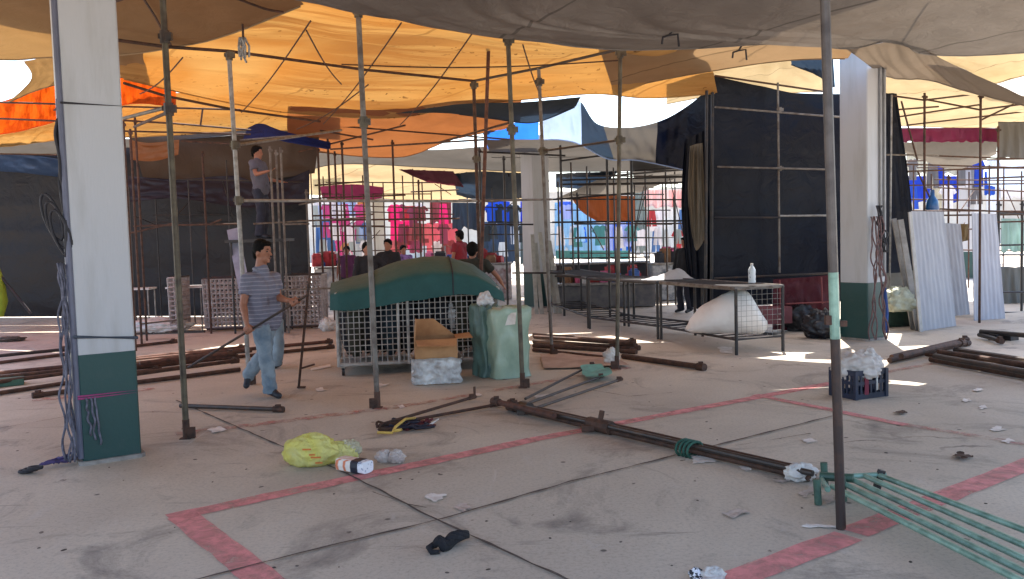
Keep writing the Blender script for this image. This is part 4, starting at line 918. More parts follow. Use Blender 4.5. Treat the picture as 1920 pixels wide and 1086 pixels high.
table_frame('third and farthest steel table frame in the row', p4+V((-.1, .6, 0)), p3+(p4-p3).normalized()*.10, .72, .86)
SACK = M('white_sack', (236, 234, 231), .55, c2=(220, 215, 211), scale=3, bmp=.8, bscale=6)
mb = MB(); rows = []
sl, sr = D(1286, 618, 11.75), D(1436, 600, 11.35)
prof = [(0, 618, 620), (.06, 598, 624), (.2, 574, 630), (.4, 558, 634), (.55, 547, 634), (.68, 540, 634), (.8, 550, 633), (.93, 585, 632), (1, 600, 618)]
for i in range(33):
    u = i/32; px = 1286+u*150; yy = 11.75-.4*u
    top = D(px, interp([(a, b) for a, b, c_ in prof], u), yy).z; bot = max(.215, D(px, interp([(a, c_) for a, b, c_ in prof], u), yy).z)
    if top < bot+.02: top = bot+.02
    row = []; cx = D(px, 600, yy); hd = .30*math.sin(math.pi*min(max(u, .03), .97))**.6+.02
    for k in range(25):
        a = 2*math.pi*k/24; rr = 1+.10*noise.noise(V((u*5, math.cos(a)*2, math.sin(a)*2)))
        row.append(V((cx.x, yy+.0+hd*math.cos(a)*rr, (top+bot)/2+(top-bot)/2*math.sin(a)+.012*noise.noise(V((u*14, a*3, 1))))))
    rows.append(row)
mb.grid(rows); tag(mb.build('white_sack', SACK, smooth=True), 'big white sack lying on the lower rail of the nearest table frame', 'sack')
bt = PT(.90, .55, .882); t = thing('bottle', 'clear plastic bottle standing on the nearest table frame', 'bottle', bt)
bt = D(1410, 531, bt.y)
prof_b = [(.0, .0), (.045, .0), (.05, .02), (.046, .05), (.05, .08), (.046, .11), (.05, .14), (.048, .17), (.03, .205), (.018, .22), (.018, .235)]
mb = MB(); mb.tube([bt+V((0, 0, z+.001*i)) for i, (r, z) in enumerate(prof_b)], [max(r, .001) for r, z in prof_b], 14); mb.build('bottle_body', M('cloudy_plastic', (196, 204, 210), .25, c2=(60, 70, 80), scale=18, patch=(.6, .66)), t, smooth=True)
MB().tube([bt+V((0, 0, .236)), bt+V((0, 0, .262))], .02, 12).build('cap', PLAW, t)
cw = D(1245, 526, 13.6); mb = MB(); rows = []
for i in range(14):
    v = i/13; rows.append([D(1200+95*u+v*8, 527-(10+16*max(0, 1-abs(u-.68)*2.6)+5*noise.noise(V((u*5, v*3, 4))))*math.sin(math.pi*min(1, u*.92+.04))**.6*math.sin(math.pi*(v*.5)), 13.3+.5*v)+V((0, 0, .03*noise.noise(V((u*6, v*5, 2))))) for u in [k/20 for k in range(21)]])
tag(mb.grid(rows).build('white_sheet', TW, smooth=True), 'white plastic sheet humped on top of the second table frame', 'sheet')
# ------------------------------------------------------------------ dark enclosure right
en = thing('tarp_enclosure', 'tall enclosure of dark navy tarp on pipe frame left of the right column', 'enclosure', D(1450, 560, 14))
def wall(a, b, z0, z1, wr, seed, nu=50, nv=50, ax=V((0, -1, 0)), ftop=None):
    rows = []
    for i in range(nv):
        v = i/(nv-1); row = []
        for j in range(nu):
            u = j/(nu-1); p = a.lerp(b, u); zt_ = z1 if ftop is None else ftop(u)
            z = z0+(zt_-z0)*v
            n = noise.noise(V((u*5, v*4, seed)))*.6+.5*(1-2*abs(noise.noise(V((u*3+v*4, v*3-u*2, seed+4)))))+.2*noise.noise(V((u*17, v*11, seed)))
            row.append(V((p.x, p.y, z))+ax*wr*n)
        rows.append(row)
    return MB().grid(rows)
eA, eB = D(1332, 560, 14.0), D(1584, 560, 14.6)
zt1 = D(1332, 140, 14).z; zt2 = D(1540, 176, 14.5).z
wall(eA, eB, .35, 4, .05, 3, ftop=lambda u: zt1+(zt2-zt1)*min(1, u*1.6)).build('front_sheet', TN, en, smooth=True)
eC, eD_ = D(1640, 560, 14.6), D(1712, 560, 15.2)
rows = [Dl((1640, 170, 14.4), (1660, 172, 14.5), (1682, 176, 14.6)), Dl((1640, 350, 14.4), (1675, 350, 14.6), (1706, 350, 14.8)), Dl((1640, 510, 14.4), (1680, 512, 14.7), (1722, 505, 15))]
MB().grid(sheet(rows, 30, 40, .10, 9, 1, 31, ax=V((0, 1, 0)))).build('side_sheet', TN, en, smooth=True)
zf = .02
for (px, py0, py1, d) in ((1333, 138, 590, 13.9), (1462, 155, 540, 13.95), (1322, 170, 600, 13.8)):
    b = D(px, 560, d); b.z = 0 if px != 1462 else .9; tt = D(px+3, py0, d); MB().tube([V((b.x, b.y, b.z)), V((tt.x if px != 1462 else b.x, tt.y, tt.z))], .026 if px != 1462 else .018, 8).build('post', DARK2 if px != 1462 else STEEL, en)
for (a, b, m) in (((1340, 201, 13.85), (1600, 222, 14), STEEL), ((1345, 313, 13.85), (1555, 318, 13.9), STEEL), ((1462, 405, 13.85), (1560, 404, 13.9), GALV), ((1340, 142, 13.9), (1545, 172, 14), RUST), ((1340, 408, 13.85), (1462, 408, 13.85), DARK2), ((1340, 522, 13.8), (1560, 512, 13.9), DARKS)):
    bar(en, D(*a), D(*b), .016, m)
coupler(D(1462, 316, 13.93), en, STEEL, .8); coupler(D(1462, 206, 13.93), en, STEEL, .8)
bar(en, D(1640, 290, 14.2), D(1760, 292, 14.6), .014, STEEL); bar(en, D(1672, 178, 14.2), D(1668, 560, 14.2), .016, GALV, 'post')
# maroon panel low
mp = thing('maroon_panel', 'low maroon cloth panel on a pipe frame below the dark enclosure', 'panel', D(1500, 620, 13.4))
rows = [Dl((1450, 524, 13.3), (1510, 520, 13.3), (1575, 514, 13.3)), Dl((1448, 618, 13.4), (1510, 622, 13.4), (1575, 630, 13.4))]
MB().grid(sheet(rows, 40, 24, .05, 8, 3, 5, ax=V((0, 1, 0)))).build('cloth', TM, mp, smooth=True)
for a, b in (((1462, 525, 13.2), (1464, 618, 13.2)), ((1473, 570, 13.2), (1560, 566, 13.2)), ((1540, 520, 13.2), (1542, 570, 13.2))): bar(mp, D(*a), D(*b), .012, M('maroon_steel', (120, 54, 56), .6))
BK = M('black_bag_plastic', (30, 30, 38), .4, c2=(18, 18, 24), scale=5, bmp=.5)
for i, (px, py, r_, lab) in enumerate(((1505, 622, .28, 'black bag slumped in front of the maroon panel, left of the pair'), (1548, 636, .26, 'black bag slumped beside the right column, right of the pair'))):
    tag(crumple(G(px, py)+V((0, .15, 0)), (r_, r_*.7, r_*.95), i*7+1, .3, 1.7).build('black_bag', BK, smooth=True), lab, 'bag')
tag(MB().box(D(1450, 590, 13.0)+V((0, .2, -.02)), (.55, .4, .25), .2).build('crate', M('dull_pink_plastic', (112, 58, 66), .7)), 'dull pink box at the left end of the maroon panel', 'box')
# ------------------------------------------------------------------ panels leaning at right
LAM = M('corrugated_grey_sheet', (146, 146, 151), .6, 0, c2=(128, 128, 135), scale=5, bmp=.1, patch=(.35, .75), stretch=(1.5, 1.5, .3))
def panel(label, bl, br, tr, tl, mat=LAM, ribs=9, depth=.008, thick=.01):
    rows = []
    for i in range(24):
        v = i/23; row = []
        for j in range(ribs*6+1):
            u = j/(ribs*6); p = bl.lerp(br, u).lerp(tl.lerp(tr, u), v)
            nrm = (br-bl).cross(tl-bl).normalized(); row.append(p+nrm*depth*(math.cos(u*ribs*2*math.pi))*.5+nrm*.010*noise.noise(V((u*4, v*6, ribs))))
        rows.append(row)
    o = MB().grid(rows).build('corrugated_sheet', mat, smooth=False); solid(o, thick)
    return tag(o, label, 'sheet', 'sheets leaning at the right')
def gd(px, py): p = G(px, py); p.z = .005; return p
a, b = gd(1728, 622), gd(1792, 612)
panel('wide corrugated grey sheet leaning nearest among the right sheets', a, b, D(1768, 397, b.y+.5), D(1708, 396, a.y+.5), ribs=8)
a, b = gd(1782, 594), gd(1818, 590)
panel('grey sheet leaning behind the widest corrugated sheet', a, b, D(1800, 420, b.y+.6), D(1762, 418, a.y+.6), ribs=5)
a, b = gd(1826, 602), gd(1884, 598)
panel('ribbed white sheet standing upright near the right edge', a, b, D(1868, 402, b.y+.35), D(1822, 400, a.y+.35), M('white_ribbed_sheet', (160, 160, 168), .6, c2=(142, 142, 150), scale=5, patch=(.35, .75), stretch=(1.5, 1.5, .3)), ribs=7)
SLAB = M('grey_board', (150, 146, 142), .6, c2=(116, 112, 108), scale=4)
def plank(label, p, q, w_, th, mat):
    d = (q-p).normalized(); s_ = V((1, .1, 0)).normalized(); n_ = d.cross(s_).normalized(); s_ = n_.cross(d)
    mb = MB(); mb.add([p+s_*x*w_+n_*y*th for x, y in ((-.5, -.5), (.5, -.5), (.5, .5), (-.5, .5))]+[q+s_*x*w_+n_*y*th for x, y in ((-.5, -.5), (.5, -.5), (.5, .5), (-.5, .5))], [(3, 2, 1, 0), (4, 5, 6, 7)]+[(i, (i+1) % 4, (i+1) % 4+4, i+4) for i in range(4)])
    return tag(mb.build('plank', mat), label, 'plank', 'planks leaning left of the corrugated sheets')
plank('narrow grey plank leaning farthest left beside the corrugated sheet', gd(1712, 618), D(1676, 410, 13.3), .07, .03, SLAB)
plank('grey plank leaning in the middle beside the corrugated sheet', gd(1722, 620), D(1688, 412, 13.2), .09, .03, SLAB)
plank('pale edge board leaning directly against the corrugated sheet', gd(1727, 623), D(1706, 398, 13.1), .05, .03, M('pale_board', (176, 172, 168), .6))
t = thing('dark_green_bin', 'dark green container low behind the planks', 'container', gd(1690, 612))
boxsack(gd(1692, 614)+V((0, .25, 0)), .62, .4, .36, .1, 2, .02).build('container_body', M('bottle_green_plastic', (24, 52, 40), .5, c2=(14, 32, 26), scale=5), t, smooth=True)
tag(crumple(D(1688, 585, 13)+V((0, .1, 0)), (.28, .2, .22), 21, .3, 1.8).build('pale_sack', M('greenish_white_plastic', (164, 166, 146), .5, bmp=.5), smooth=True), 'greenish white sack resting on the dark green container', 'sack')
tag(MB().box(D(1680, 560, 15.4), (.9, .06, 1.1)).build('low_board', M('grey_board_dark', (118, 120, 116), .7)), 'grey board standing behind the dark green container', 'board')
# ------------------------------------------------------------------ stall frames in the distance
def vpost(px, d, z, row=500): 
    p = D(px, row, d); return V((p.x, p.y, 0)), V((p.x, p.y, z))
def frame(label, posts, bars, mat=DARKS, r=.022, bm=None):
    b0, _ = vpost(*posts[0]); t = thing('stall_scaffold', label, 'frame', b0)
    for pp in posts:
        b, tp = vpost(*pp); o = MB().tube([b, tp], r, 8).build('post', mat, t); coupler(tp-V((0, 0, .07)), o, mat, .62)
    for a, b in bars: bar(t, D(*a), D(*b), r*.75, bm or mat)
    return t
frame('rusty stall frame in front of the dark wall behind the near column', [(246, 13.2, 3.55), (258, 13.8, 3.5), (268, 14.6, 3.8), (330, 13.6, 3.5), (390, 15.5, 3.3)],
      [((232, 200, 14), (450, 206, 14)), ((232, 226, 13.2), (330, 232, 13.6)), ((330, 232, 13.6), (470, 244, 14.5)), ((232, 246, 14), (470, 252, 14)), ((340, 265, 15), (440, 270, 15)),
       ((250, 424, 14), (450, 420, 14)), ((232, 440, 14), (330, 418, 14)), ((395, 420, 14), (415, 412, 14)), ((380, 205, 14), (376, 235, 14)), ((-60, 190, 13), (130, 196, 13.2)), ((-60, 220, 13.4), (130, 228, 13.6)), ((-100, 287, 18), (130, 291, 18.5))], RUST, .02)
frame('grey pipe frame around the climbing worker', [(516, 15, 3.3), (527, 15.6, 3.3), (536, 15.2, 3.3), (580, 16, 2.6)],
      [((450, 263, 15), (580, 252, 15.6)), ((475, 420, 15), (690, 408, 16)), ((530, 421, 15), (580, 420, 15)), ((560, 384, 16), (620, 374, 16)), ((470, 545, 14), (650, 540, 14)), ((350, 598, 15), (262, 608, 14.6))], STEEL, .02)
frame('dark stall frame left of the farthest column', [(605, 17, 3.5), (624, 17.5, 3.7), (636, 18, 3.5), (650, 17, 3.6), (744, 18, 3.7), (790, 20, 3.0)],
      [((585, 405, 17), (700, 402, 17)), ((560, 414, 18), (862, 410, 18)), ((585, 424, 19), (720, 424, 19)), ((740, 378, 17), (1000, 374, 18)), ((590, 348, 18), (690, 340, 18)), ((585, 372, 19), (760, 366, 18)), ((615, 235, 17), (960, 262, 17)), ((560, 285, 17), (760, 235, 16)), ((770, 360, 20), (860, 356, 20)), ((600, 245, 17), (700, 262, 17))], RUST, .022)
frame('dark stall frame beside the distant column in the centre', [(1056, 17, 3.6), (1085, 20, 2.6), (1142, 16.5, 3.3), (1187, 16, 3.25), (1266, 19, 2.4), (950, 18, 3.3), (905, 17, 3.4)],
      [((1035, 417, 17), (1290, 414, 17)), ((900, 421, 18), (1000, 421, 18)), ((860, 375, 18), (1040, 374, 18)), ((1040, 374, 17), (1190, 362, 17)), ((1140, 330, 16), (1290, 318, 17)), ((1050, 338, 18), (1290, 332, 18)), ((1050, 346, 19), (1285, 342, 19)), ((1050, 302, 17), (1142, 290, 16.5)), ((900, 285, 17), (1060, 292, 17)), ((1040, 518, 15), (1300, 522, 15)), ((960, 512, 16), (1060, 512, 16)), ((1190, 320, 18), (1290, 314, 18)), ((1050, 485, 20), (1220, 482, 20))], DARK2, .024)
frame('rusty roof truss frame over the stalls at far right', [(1733, 14, 3.75), (1837, 13.8, 3.7), (1870, 15.5, 3.35), (1778, 17, 2.6), (1660, 16, 3.4), (1925, 15, 3.3)],
      [((1650, 168, 14.5), (1735, 160, 15)), ((1675, 180, 14), (1733, 188, 14)), ((1733, 188, 14), (1850, 174, 14.5)), ((1733, 186, 14), (1837, 206, 13.8)), ((1837, 206, 13.8), (1960, 190, 14)), ((1680, 220, 15), (1840, 196, 15)), ((1680, 206, 15), (1760, 200, 15)), ((1700, 235, 16), (1960, 205, 16)), ((1840, 225, 14), (1900, 196, 14)), ((1690, 190, 14), (1720, 300, 14.2)), ((1660, 172, 15), (1850, 178, 15.5)), ((1690, 290, 16), (1960, 300, 16)), ((1690, 308, 17), (1960, 316, 17)), ((1690, 322, 16), (1960, 312, 16)), ((1690, 348, 18), (1960, 344, 18)), ((1760, 392, 15), (1960, 400, 15)), ((1760, 404, 15.5), (1960, 402, 15.5)), ((1830, 418, 15), (1960, 414, 15)), ((1720, 320, 14.5), (1750, 385, 14.5)), ((1840, 335, 15), (1960, 330, 15))], RUST, .02)
frame('black shelving frame at the right edge behind the ribbed sheet', [(1872, 15.2, 2.0), (1916, 15.5, 2.0), (1960, 15.6, 2.0)],
      [((1872, 400, 15.2), (1970, 402, 15.5)), ((1872, 478, 15.2), (1970, 478, 15.5)), ((1872, 460, 15.6), (1970, 458, 15.8)), ((1872, 548, 15.2), (1970, 548, 15.5)), ((1872, 586, 15.2), (1970, 588, 15.5))], DARK2, .022)
t = thing('blue_bottle_sprayer', 'blue plastic jug tied on the right stall frame above the corrugated sheet', 'jug', D(1748, 392, 14.5))
mb = MB(); q = D(1748, 394, 14.5); mb.tube([q, q+V((0, 0, .02)), q+V((0, 0, .16)), q+V((0, 0, .24)), q+V((0, 0, .34))], [.10, .11, .09, .04, .035], 12); mb.build('jug_body', M('clear_blue_plastic', (30, 84, 140), .3), t, smooth=True)
# ------------------------------------------------------------------ dark wall at left
dw = thing('tarp_wall', 'long dark charcoal tarp wall behind the near column', 'wall', D(280, 590, 19.5))
wa, wb = D(-420, 560, 22.5), D(582, 560, 18.6)
wall(wa, wb, .02, 4.1, .08, 6, 110, 50, ftop=lambda u: 4.15-.35*max(0, (u-.55))*2).build('sheet', TK, dw, smooth=True)
rows = [Dl((-60, 286, 20.2), (40, 290, 20.1), (125, 300, 20)), Dl((-60, 318, 20.1), (40, 324, 20), (125, 334, 19.8))]
MB().grid(sheet(rows, 30, 12, .06, 6, 3, 2, ax=V((0, 1, 0)))).build('blue_fold', TARP('dull_blue_tarp', (58, 78, 112), .2, .2, .8), dw, smooth=True)
rows = [Dl((240, 330, 17.8), (330, 336, 17.8), (440, 330, 17.8), (500, 348, 17.8), (580, 318, 17.8)), Dl((240, 380, 17.7), (330, 372, 17.6), (440, 388, 17.6), (500, 388, 17.6), (580, 380, 17.7))]
MB().grid(sheet(rows, 60, 20, .10, 9, 4, 7, ax=V((0, 1, 0)))).build('slate_fold', TARP('slate_violet_tarp', (44, 43, 58), .08, .25, .8, wr=.5), dw, smooth=True)
rows = [Dl((240, 240, 18.2), (420, 238, 18.2), (600, 246, 18.2)), Dl((270, 340, 18.1), (420, 345, 18.1), (590, 325, 18.1))]
MB().grid(sheet(rows, 40, 16, .05, 6, 3, 9, ax=V((0, 1, 0)))).build('brown_sheet', TARP('grey_brown_sheet', (72, 62, 56), .10, .2, .7), dw, smooth=True)
rows = [Dl((242, 262, 17), (280, 268, 17), (336, 262, 17)), Dl((244, 300, 17), (290, 302, 17), (334, 290, 17))]
tag(MB().grid(sheet(rows, 24, 14, .06, 3, 8, 11, ax=V((0, 1, 0)))).build('orange_cloth', TB, smooth=True), 'dark orange cloth hung on the rusty frame beside the near column', 'cloth')
plank('pale plank leaning behind the walking man', D(462, 560, 15), D(436, 430, 15.6), .20, .03, M('pale_blue_board', (142, 146, 166), .6))
# white table and basket area
def simple_table(label, c, w_, d_, h, rot, mat):
    t = thing('table', label, 'table', c); Rm = Matrix.Rotation(rot, 3, 'Z')
    MB().box(c+V((0, 0, h-.015)), (w_, d_, .03), rot).build('tabletop', mat, t)
    for x in (-1, 1):
        for y in (-1, 1):
            q = c+Rm @ V((x*(w_/2-.04), y*(d_/2-.04), 0)); MB().tube([q, q+V((0, 0, h-.031))], .014, 6).build('leg', GALV, t)
    return t
def gdep(px, d): p = D(px, 500, d); p.z = 0; return p
WT = M('white_laminate', (210, 210, 210), .4)
simple_table('small white table seen just right of the near column', gdep(248, 17), .75, .5, .80, .1, WT)
simple_table('white table in front of the dark wall behind the left frame post', gdep(352, 16.4), .68, .6, .84, .05, WT)
BWI = M('whitish_basket_wire', (168, 160, 158), .6, c2=(134, 124, 122), scale=8)
def basket(label, c, w_, d_, h, rot):
    t = thing('mesh_basket', label, 'basket', c); Rm = Matrix.Rotation(rot, 3, 'Z')
    def BPt(x, y, z): return c+Rm @ V((x*w_/2, y*d_/2, 0))+V((0, 0, z))
    for nm, P in (('front_mesh', lambda u, v: BPt(2*u-1, -1+.2*(1-v), .08+h*v)), ('back_mesh', lambda u, v: BPt(2*u-1, 1-.2*(1-v), .08+h*v)), ('side_mesh', lambda u, v: BPt(-1+.06*(1-v), (2*u-1)*(.8+.2*v), .08+h*v)), ('side_mesh', lambda u, v: BPt(1-.06*(1-v), (2*u-1)*(.8+.2*v), .08+h*v))):
        mb = MB(); nx, nz = (int(w_/.075) if 'side' not in nm else 6), int(h/.085)
        for i in range(nx+1): mb.tube([P(i/nx, 0), P(i/nx, 1)], .018, 4, cap=False)
        for j in range(nz+1): mb.tube([P(0, j/nz), P(1, j/nz)], .018, 4, cap=False)
        mb.build(nm, BWI, t)
    mb = MB(); mb.tube([BPt(-1, -1, h+.09), BPt(1, -1, h+.09), BPt(1, 1, h+.09), BPt(-1, 1, h+.09)], .02, 6, closed=True); mb.tube([BPt(-.94, -.85, .05), BPt(.94, -.85, .05)], .025, 6); mb.build('rim', DARKS, t)
basket('pale mesh basket left of the walking man, half hidden by him', gdep(424, 15.8)+V((0, .3, 0)), .92, .6, .90, .05)
basket('pale mesh basket right of the walking man behind the carried bar', gdep(538, 15.8)+V((.1, .3, 0)), 1.0, .6, .92, .05)
basket('narrow pale mesh rack beside the white table', gdep(333, 15.9), .22, .5, .95, .05)
tag(crumple(gdep(290, 15.9), (.62, .3, .16), 41, .3, 2).build('white_sheet', PLAW, smooth=True), 'crumpled white sheet on the floor at the foot of the dark wall', 'sheet')
tag(MB().box(gdep(290, 15.7)+V((0, 0, .02)), (1.7, .06, .04), .03).build('floor_beam', DARKS), 'dark beam lying on the floor in front of the crumpled white sheet', 'beam')
tag(crumple(gdep(608, 15.4), (.13, .10, .14), 43, .3).build('white_bag', PLAW, smooth=True), 'small white bag on the floor left of the cart', 'bag')
t = thing('folded_parasol', 'yellow-green folded cloth on a dark stand at the left edge', 'parasol', gdep(0, 17))
mb = MB(); q = gdep(-4, 17); mb.tube([q+V((0, 0, .3)), q+V((0, 0, .6)), q+V((-.02, 0, 1.0)), q+V((-.02, 0, 1.35))], [.05, .14, .12, .03], 10); mb.build('cloth', M('yellow_green_cloth', (130, 150, 40), .8), t, smooth=True)
mb = MB(); mb.tube([D(2, 520, 17), D(58, 588, 17)], .03, 6); mb.tube([D(-10, 520, 17), D(-50, 588, 17)], .03, 6); mb.build('stand', DARK2, t)
tag(crumple(G(20, 640), (.25, .15, .05), 47, .5).build('debris_heap', M('brown_debris', (84, 72, 62), .9, bmp=.6), smooth=True), 'low heap of brown scraps on the floor at the left edge', 'debris')
# ------------------------------------------------------------------ far stalls: hanging cloths and goods
def cloth(label, x0, x1, y0, y1, d, mat, seed, name='hanging_cloth', cat_='cloth', wr=.05, fu=None):
    n = max(3, (x1-x0)/14); a, b = D(x0, y0, d), D(x1, y0, d); rows = [[a, b], [D(x0, y1, d), D(x1, y1, d)]]
    w_ = (b-a).length; hgt = a.z-D(x0, y1, d).z; k_ = max(6, int(n*2))
    top = [a.lerp(b, i/k_)+V((0, 0, -.03*hgt*abs(noise.noise(V((i*.9, seed, 3)))))) for i in range(k_+1)]
    bot = [D(x0, y1, d).lerp(D(x1, y1, d), i/k_)+V((w_*.03*noise.noise(V((i*.7, seed, 1))), 0, .22*hgt*noise.noise(V((i*.8, seed, 6))))) for i in range(k_+1)]
    o = MB().grid(sheet([top, bot], 40, 12, wr*1.6, (fu or n)*1.3, .8, seed, ax=V((0, 1, 0)))).build(name, mat, smooth=True); solid(o, .01)
    return tag(o, label, cat_)
def CL(nm, c, var=.25, c2=None): return TARP(nm, c, .5, min(.6, var+.2), 1.6, wr=.3, c2=c2, stretch=(3.5, 1, .35))
cl_ = [('white cloth hanging top left of the far stalls', 588, 632, 378, 412, 24, CL('white_cloth', (220, 216, 218)), 1), ('denim-blue garments hanging at the far left stall', 592, 622, 414, 474, 24, CL('denim_cloth', (92, 130, 178), .35), 2),
       ('pink and magenta garments hanging beside the denim ones', 622, 652, 408, 500, 24, CL('magenta_cloth', (206, 90, 150), .4), 3), ('grey-white cloth between the pink garments and the farthest column', 652, 690, 418, 486, 25, CL('grey_white_cloth', (176, 182, 182)), 4),
       ('pale blue cloth high left of the farthest column', 632, 668, 378, 406, 25, CL('pale_blue_cloth', (176, 190, 216)), 5), ('orange-tan cloth beside the farthest column', 670, 690, 376, 412, 25, CL('orange_tan_cloth', (206, 150, 100)), 6),
       ('hot pink blanket hanging right of the farthest column', 732, 768, 414, 466, 25, CL('hot_pink_cloth', (232, 60, 140), .15), 7), ('red cloth row hanging above the hot pink blanket', 728, 796, 386, 416, 26, CL('red_cloth', (186, 66, 72), .5), 8),
       ('dark rose cloth right of the hot pink blanket', 768, 792, 410, 474, 26, CL('dark_rose_cloth', (158, 84, 108)), 9), ('salmon pink cloth hanging behind the red-clothed person', 800, 862, 418, 474, 27, CL('salmon_cloth', (214, 120, 128), .2), 10),
       ('dull red cloth above the salmon pink one', 806, 846, 378, 420, 27, CL('dull_red_cloth', (160, 84, 88), .3), 11), ('grey cloth low beside the salmon pink one', 812, 838, 456, 478, 25, CL('mid_grey_cloth', (126, 122, 124)), 12),
       ('dark slate cloth behind the big dark-haired head', 848, 900, 380, 430, 26, CL('slate_cloth', (60, 72, 84), .4), 13), ('bright blue cloth hanging in the centre of the far stalls', 915, 956, 378, 416, 25, CL('bright_blue_cloth', (34, 96, 206), .2), 14),
       ('steel-blue cloth hanging below the bright blue one', 896, 962, 416, 494, 26, CL('steel_blue_cloth', (62, 84, 112), .25), 15), ('royal blue cloth left of the distant column', 976, 996, 378, 416, 25, CL('royal_cloth', (20, 70, 210), .2), 16),
       ('pale white-blue sheets hanging left of the distant column', 956, 976, 384, 470, 26, CL('ice_cloth', (196, 204, 214)), 17), ('grey-green cloth beside the distant column', 976, 1000, 416, 500, 26, CL('grey_green_cloth', (96, 112, 116)), 18),
       ('pale cyan sheets hanging right of the distant column', 1040, 1132, 380, 474, 24, CL('cyan_sheet', (160, 196, 222), .2), 19), ('teal cloth band below the pale cyan sheets', 1042, 1180, 470, 486, 23, CL('teal_cloth', (84, 146, 146), .2), 20),
       ('white-blue sheet between the cyan sheets and the blue ones', 1130, 1150, 420, 474, 24, CL('lilac_sheet', (176, 186, 226)), 21), ('vivid blue strip hanging under the orange cloth', 1150, 1166, 418, 474, 24, CL('vivid_blue_cloth', (20, 120, 220), .15), 22),
       ('second vivid blue strip hanging under the orange cloth, right one', 1174, 1188, 416, 470, 24.2, CL('vivid_blue_cloth2', (40, 130, 214), .15), 23), ('blue cloth above the cyan sheets', 1046, 1074, 378, 400, 23.8, CL('periwinkle_cloth', (90, 130, 224)), 24),
       ('white panel at the back right of the centre stalls', 1192, 1290, 392, 480, 27, CL('white_panel', (206, 208, 210), .2), 25), ('red and white awning strip above the white panel', 1208, 1288, 356, 388, 26.5, CL('red_white_awning', (226, 208, 204), .2, (206, 70, 70)), 26),
       ('grey-green panel left of the red awning', 1190, 1212, 350, 470, 26.8, CL('sage_panel', (150, 160, 156)), 27), ('deep blue awning hanging in the far right stalls', 1690, 1838, 330, 378, 26, CL('deep_blue_awning', (28, 74, 196), .25), 28),
       ('blue cloth beside the pale column in the far right stalls', 1846, 1866, 322, 366, 26, CL('sky_blue_cloth', (50, 100, 200), .3), 29), ('white sheet in the far right stalls at the edge', 1872, 1990, 306, 372, 27, CL('snow_sheet', (222, 220, 224), .1), 30),
       ('pale sheets hanging in the far right stalls below the maroon banner', 1700, 1830, 272, 326, 27, CL('ivory_sheet', (206, 202, 186), .2), 31), ('grey tarp hanging at the right edge under the cream roof', 1872, 1990, 228, 298, 17, TGD, 32),
       ('maroon and purple banner under the cream roof at right', 1684, 1876, 240, 266, 17.5, TP, 33), ('pale mint panel behind the black shelving', 1878, 1960, 410, 472, 18, CL('mint_panel', (176, 202, 196), .15), 34),
       ('tan cloth bundle behind the leaning grey sheet', 1776, 1816, 420, 452, 16.5, CL('tan_bundle', (150, 128, 92), .4), 35), ('white board low behind the black shelving', 1876, 1960, 500, 578, 17, CL('grey_white_board', (140, 142, 140), .25), 36),
       ('white plastic sheet hanging in the far right stalls beside the blue awning', 1850, 1876, 300, 400, 27, CL('white_plastic_sheet', (210, 214, 222), .1), 37)]
for lab, x0, x1, y0, y1, d, m, s in cl_: cloth(lab, x0, x1, y0, y1, d+8 if d > 22.5 else d, m, s)
# orange cloth draped over a bar
rows = [Dl((1072, 372, 22), (1120, 366, 22), (1190, 368, 22)), Dl((1090, 396, 22), (1130, 400, 22), (1190, 396, 22)), Dl((1118, 414, 22), (1150, 416, 22), (1190, 414, 22))]
tag(solid(MB().grid(sheet(rows, 30, 14, .06, 6, 1, 40, ax=V((0, 1, 0)))).build('hanging_cloth', CL('orange_cloth', (206, 124, 66), .25), smooth=True), .01), 'orange cloth draped diagonally over a bar right of the distant column', 'cloth')
for lab, m, rr in (('dark navy roof sheet above the centre stalls', TN, [((905, 322, 22), (990, 326, 22)), ((915, 374, 25), (990, 372, 25))]),
                   ('charcoal roof sheets right of the distant column', TS, [((1042, 326, 22), (1160, 322, 22)), ((1042, 352, 25), (1120, 358, 25))]),
                   ('dark red tilted roof sheet above the pink stalls', TM, [((745, 318, 21), (850, 322, 21)), ((800, 342, 23), (870, 352, 23))]),
                   ('grey slanted roof sheet right of the distant column', TGD, [((1120, 338, 22), (1290, 326, 22)), ((1040, 374, 25), (1200, 362, 25))]),
                   ('green-tinted far roof sheet at the left of the far stalls', TARP('green_sheet', (110, 150, 120), .5), [((588, 330, 26), (640, 332, 26)), ((588, 350, 30), (640, 350, 30))])):
    tarp('stall_roof', lab, m, [Dl(*r) for r in rr], nu=24, nv=12, wr=.08)
random.seed(31)
def garment(label, px, py, d, w_, h_, mat, group):
    p = D(px, py, d); k = random.uniform(-.3, .3); dx = V((math.cos(k), math.sin(k), 0)); st = random.random()
    out = [(-.16, 0), (-.30, -.04), (-.52, -.30), (-.36, -.38), (-.29, -.26), (-.31, -1), (.31, -1), (.29, -.26), (.36, -.38), (.52, -.30), (.30, -.04), (.16, 0), (0, -.07)] if st < .6 else [(-.22, 0), (-.28, -.4), (-.34, -1), (-.05, -1), (0, -.42), (.05, -1), (.34, -1), (.28, -.4), (.22, 0)]
    o = MB().add([p+dx*x*w_+V((0, 0, y*h_)) for x, y in out], [tuple(range(len(out)))]).build('garment', mat); solid(o, .03); tag(o, label, 'garment', group)
